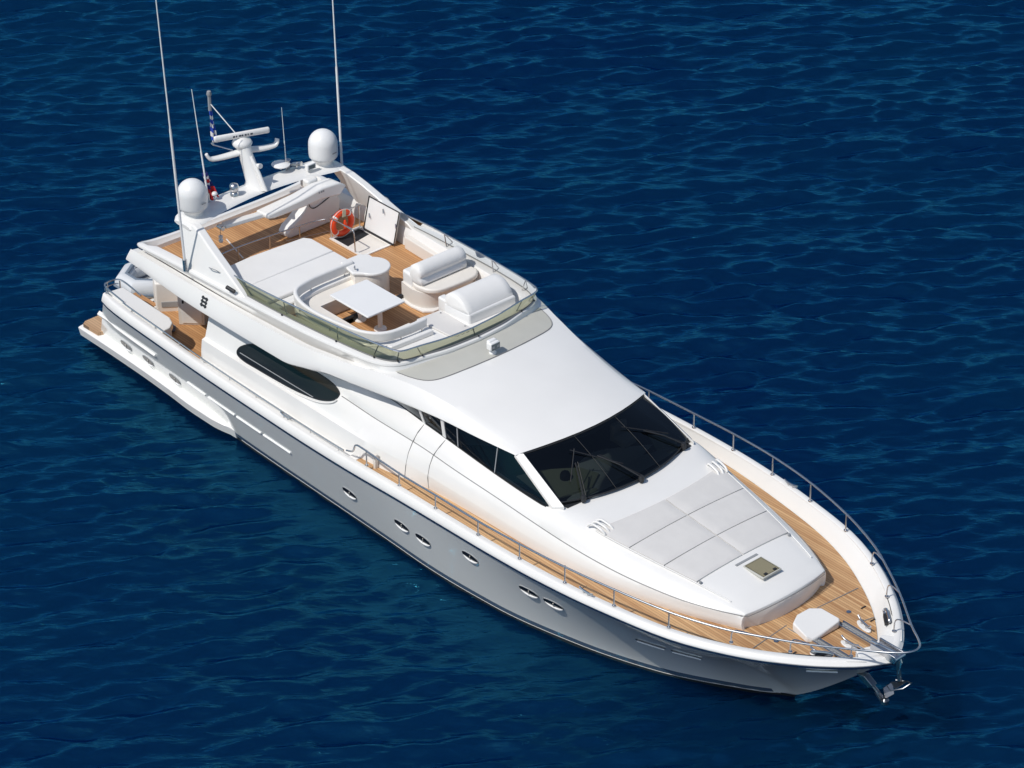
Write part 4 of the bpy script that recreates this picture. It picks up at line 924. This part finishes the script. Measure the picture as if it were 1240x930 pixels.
    whip((4.2, 1.08, 5.35), (4.12, 1.08, 7.0), .014, 'thin whip antenna on the port half of the arch')
arch()

# roof search light
def rooflight():
    z = roof_z(13.35, -.1)
    l = build('roof_searchlight', join(box(13.32, 13.50, -.26, .02, z+.12, z+.32), box(13.30, 13.42, -.24, .0, z+.28, z+.35)), 'table', Y, bevel=.04, seg=3)
    build('light_foot', lathe([(.09, z), (.09, z+.03), (.05, z+.06), (.05, z+.14)], 13.4, -.12, 14), 'table', l)
    build('light_lens', box(13.502, 13.51, -.245, .005, z+.14, z+.30), 'lens', l)
    for q in (-.2, -.05): build('light_lens', box(13.511, 13.515, q-.035, q+.035, z+.19, z+.25), 'grey', l)
rooflight()

# emblem on the overhang: three joined bars, built where it stands
def emblem():
    e = None; V = []
    def P(x, z):
        x0 = x; t = (z-eZ(x0))/(tZ(x0)-eZ(x0)); yy = eY(x0)+(tY(x0)-eY(x0))*t+.022*math.sin(math.pi*max(0, min(1, t))**.7)+.006; return (x0, -yy, z)
    parts = []
    for k in range(3):
        z = 3.76+k*.085; parts.append(extrude([P(6.02, z), P(6.26, z), P(6.26, z+.045), P(6.02, z+.045)], (0, -.008, 0)))
    for x in (6.05, 6.19): parts.append(extrude([P(x, 3.74), P(x+.04, 3.74), P(x+.04, 3.99), P(x, 3.99)], (0, -.009, 0)))
    build('emblem', join(*parts), 'black', Y)
emblem()

# ------------------------------------------------------------------ boat crane on the aft deck
def crane():
    c = empty('boat_crane', (4.5, 1.6, FD)); c.parent = Y; c.location = Vector((4.5, 1.6, FD))-Vector(Y.location)
    f = 4.62
    prof = [(.50, FD), (2.10, FD), (2.15, 4.4), (2.0, 4.74), (1.5, 4.74), (1.1, 4.62), (1.0, 4.46), (.78, 4.28), (.55, 4.14), (.44, 4.0)]
    build('crane_body', extrude([(4.62, y-.05, z) for y, z in prof], (.36, .05, 0)), 'table', c, bevel=.05, seg=3)
    D = Vector((.40, -.38, .31))
    def sh(vf): return [tuple(Vector(p)+D) for p in vf[0]], vf[1]
    prof = [(-.0, 4.48), (.2, 4.44), (1.1, 4.50), (1.55, 4.56), (2.1, 4.52), (2.3, 4.74), (2.1, 4.88), (1.6, 4.88), (1.0, 4.74), (.0, 4.60)]
    build('crane_housing', sh(extrude([(4.40+.12*y, y, z) for y, z in prof], (.42, .05, 0))), 'gel', c, bevel=.045, seg=3)
    build('crane_boom', sh(prism([(4.30, -.98), (4.50, -1.0), (4.70, .3), (4.50, .3)], 4.46, 4.58)), 'gel', c, bevel=.025)
    build('boom_extension', sh(prism([(4.33, -1.12), (4.46, -1.13), (4.50, -.7), (4.37, -.7)], 4.48, 4.56)), 'gel', c, bevel=.01)
    build('boom_sheave', sh(tube([(4.30, -1.08, 4.50), (4.50, -1.08, 4.50)], .06, 12)), 'steel', c)
    build('crane_wire', sh(cyl((4.4, -1.10, 4.5), (4.4, -1.10, 4.25), .008, 6)), 'steel', c)
    build('crane_hook', sh(lathe([(.0, 4.08), (.05, 4.10), (.06, 4.17), (.03, 4.2), (.055, 4.22), (.055, 4.27), (0, 4.3)], 4.4, -1.10, 12)), 'table', c, smooth=60)
    build('hydraulic_hose', tube(spline([(5.02, 1.35, 4.86), (5.05, 1.1, 4.66), (5.0, 1.3, 4.45), (5.0, 1.8, 4.6)], 6), .012, 6), 'black', c)
    for k, wd in enumerate((.03, .05, .04, .05, .04)): build('crane_letter', sh(box(5.01, 5.018, 1.52+k*.065, 1.52+k*.065+wd, 4.76, 4.81)), 'grey', c)
    build('crane_cap', sh(prism(rrect(4.25, 4.6, 1.5, 1.85, .08), 4.7, 4.94)), 'gel', c, bevel=.05, seg=3)
crane()

# ------------------------------------------------------------------ loose things
def lifebuoy():
    l = empty('lifebuoy', (5.74, 1.55, FD+.38), 'orange ring lifebuoy hanging on the rail beside the open stair hatch', 'lifebuoy')
    cx, cy, cz, Rr = 5.78, 1.55, FD+.40, .29
    pts = [(cx, cy+Rr*math.cos(a), cz+Rr*math.sin(a)) for a in [2*math.pi*k/40 for k in range(40)]]
    build('ring', tube(pts, .075, 12, closed=True), 'orange', l, smooth=70)
    for q in range(4):
        a0 = math.pi/4+q*math.pi/2
        build('reflective_band', tube([(cx, cy+Rr*math.cos(a), cz+Rr*math.sin(a)) for a in lin(a0-.07, a0+.07, 5)], .079, 12), 'reflect', l, smooth=70)
    build('grab_line', tube([(cx+.03, cy+(Rr+.09)*math.cos(a), cz+(Rr+.09)*math.sin(a)) for a in [2*math.pi*k/40 for k in range(40)]], .008, 5, closed=True), 'reflect', l)
    build('rescue_light', join(lathe([(.04, cz-.12), (.05, cz), (.03, cz+.1), (0, cz+.12)], cx+.09, cy+.02, 10)), 'orange', l)
    build('strap', extrude([(cx+.08, cy-.05, cz+.2), (cx+.08, cy+.06, cz+.2), (cx+.09, cy+.06, cz+.4), (cx+.09, cy-.05, cz+.4)], (.01, 0, 0)), 'dash', l)
lifebuoy()

def flag(name_loc, path, wid, cols, label):
    f = empty('flag', name_loc, label, 'flag')
    for i, (c, (a, b)) in enumerate(cols):
        rows = []
        for k in range(7):
            t = a+(b-a)*k/6; p = Vector(path(t)); r = []
            for j in range(9):
                u = j/8; r.append((p.x+wid*.25*math.sin(u*9+i)*(.4+.6*t), p.y+wid*(u-.5)*(.55+.45*t), p.z+.03*math.sin(7*u+3*t)))
            rows.append(r)
        build('cloth_panel', grid(rows), c, f, solid=.004, smooth=80)
    return f
flag((2.98, -.3, 6.3), lambda t: (3.0+.12*t, -.28-.02*t, 6.95-.85*t), .16, [('blue', (0, .14)), ('whitecloth', (.14, .26)), ('blue', (.26, .38)), ('whitecloth', (.38, .5)), ('blue', (.5, .64)), ('whitecloth', (.64, .78)), ('blue', (.78, .88)), ('whitecloth', (.88, 1))], 'blue and white striped courtesy flag hanging limp behind the radar mast')
flag((3.95, -1.5, 5.35), lambda t: (4.10+.16*t, -1.36+.12*t, 6.02-.68*t), .26, [('deepblue', (0, .14)), ('whitecloth', (.14, .24)), ('red', (.24, .36)), ('whitecloth', (.36, .44)), ('deepblue', (.44, .6)), ('red', (.6, 1))], 'red ensign with blue canton hanging limp beside the starboard satellite dome')

def dinghy():
    d = empty('inflatable_dinghy', (.55, 0, .48), 'grey white inflatable tender stowed crosswise on the swim platform', 'dinghy')
    r = .24; z = 1.27
    out = [(.98, 1.7, z), (.98, .4, z), (.98, -.9, z), (.62, -1.36, z+.05), (.12, -1.36, z+.05), (-.26, -.9, z), (-.26, .4, z), (-.26, 1.7, z)]
    build('tube_hull', tube(out, [.20]+[r]*6+[.20], 20), 'pvc', d, smooth=25)
    cx = .36
    def off(k):
        x, y, zz = out[k]; dx = (1 if x > cx else -1)
        return (dx, 0) if y > -.8 else ((dx*.95, -.35) if y > -1.2 else (dx*.4, -.95))
    build('rubbing_strake', tube([(out[k][0]+off(k)[0]*.245, out[k][1]+off(k)[1]*.245, out[k][2]-.07) for k in range(8)], .032, 8), 'pvcgrey', d, smooth=40)
    build('tube_patch', tube([(out[k][0]-off(k)[0]*.08, out[k][1]-off(k)[1]*.08, out[k][2]+.215) for k in range(8)], .06, 8, flat=.6), 'pvcgrey', d, smooth=40)
    build('floor', prism([(-.1, -.9), (.85, -.9), (.85, 1.6), (-.1, 1.6)], 1.02, 1.08), 'grey', d)
    build('keel', prism([(.05, -1.2), (.36, -1.45), (.7, -1.2), (.75, 1.6), (-.05, 1.6)], .86, 1.1), 'pvc', d, bevel=.08, seg=3)
    build('thwart', prism(rrect(-.2, .92, .2, .5, .05), 1.32, 1.38), 'pvc', d)
    build('transom_board', box(-.1, .85, 1.5, 1.56, 1.0, 1.4), 'grey', d)
    for q in ((.0, -.9), (.85, -.5)): build('grab_line', tube(spline([(q[0], q[1], 1.50), (q[0]+.05, q[1]+.15, 1.54), (q[0], q[1]+.3, 1.50)], 4), .012, 5), 'black', d)
    for y in (-.9, .9): build('cradle', box(-.05, .8, y-.04, y+.04, .5, .95), 'steel', d)
dinghy()
def coil():
    pts = []
    for k in range(90):
        a = k*.42; r = .10+.0011*k+.02*math.sin(k*1.7); pts.append((3.05+r*math.cos(a)*1.2, -2.05+r*math.sin(a), 1.365+.0009*k+.012*math.sin(k*2.3)))
    o = build('rope_coil', tube(pts, .014, 5), 'rope', None, smooth=60); tag(o, 'dark mooring rope in a loose coil on the cockpit teak', 'rope')
coil()
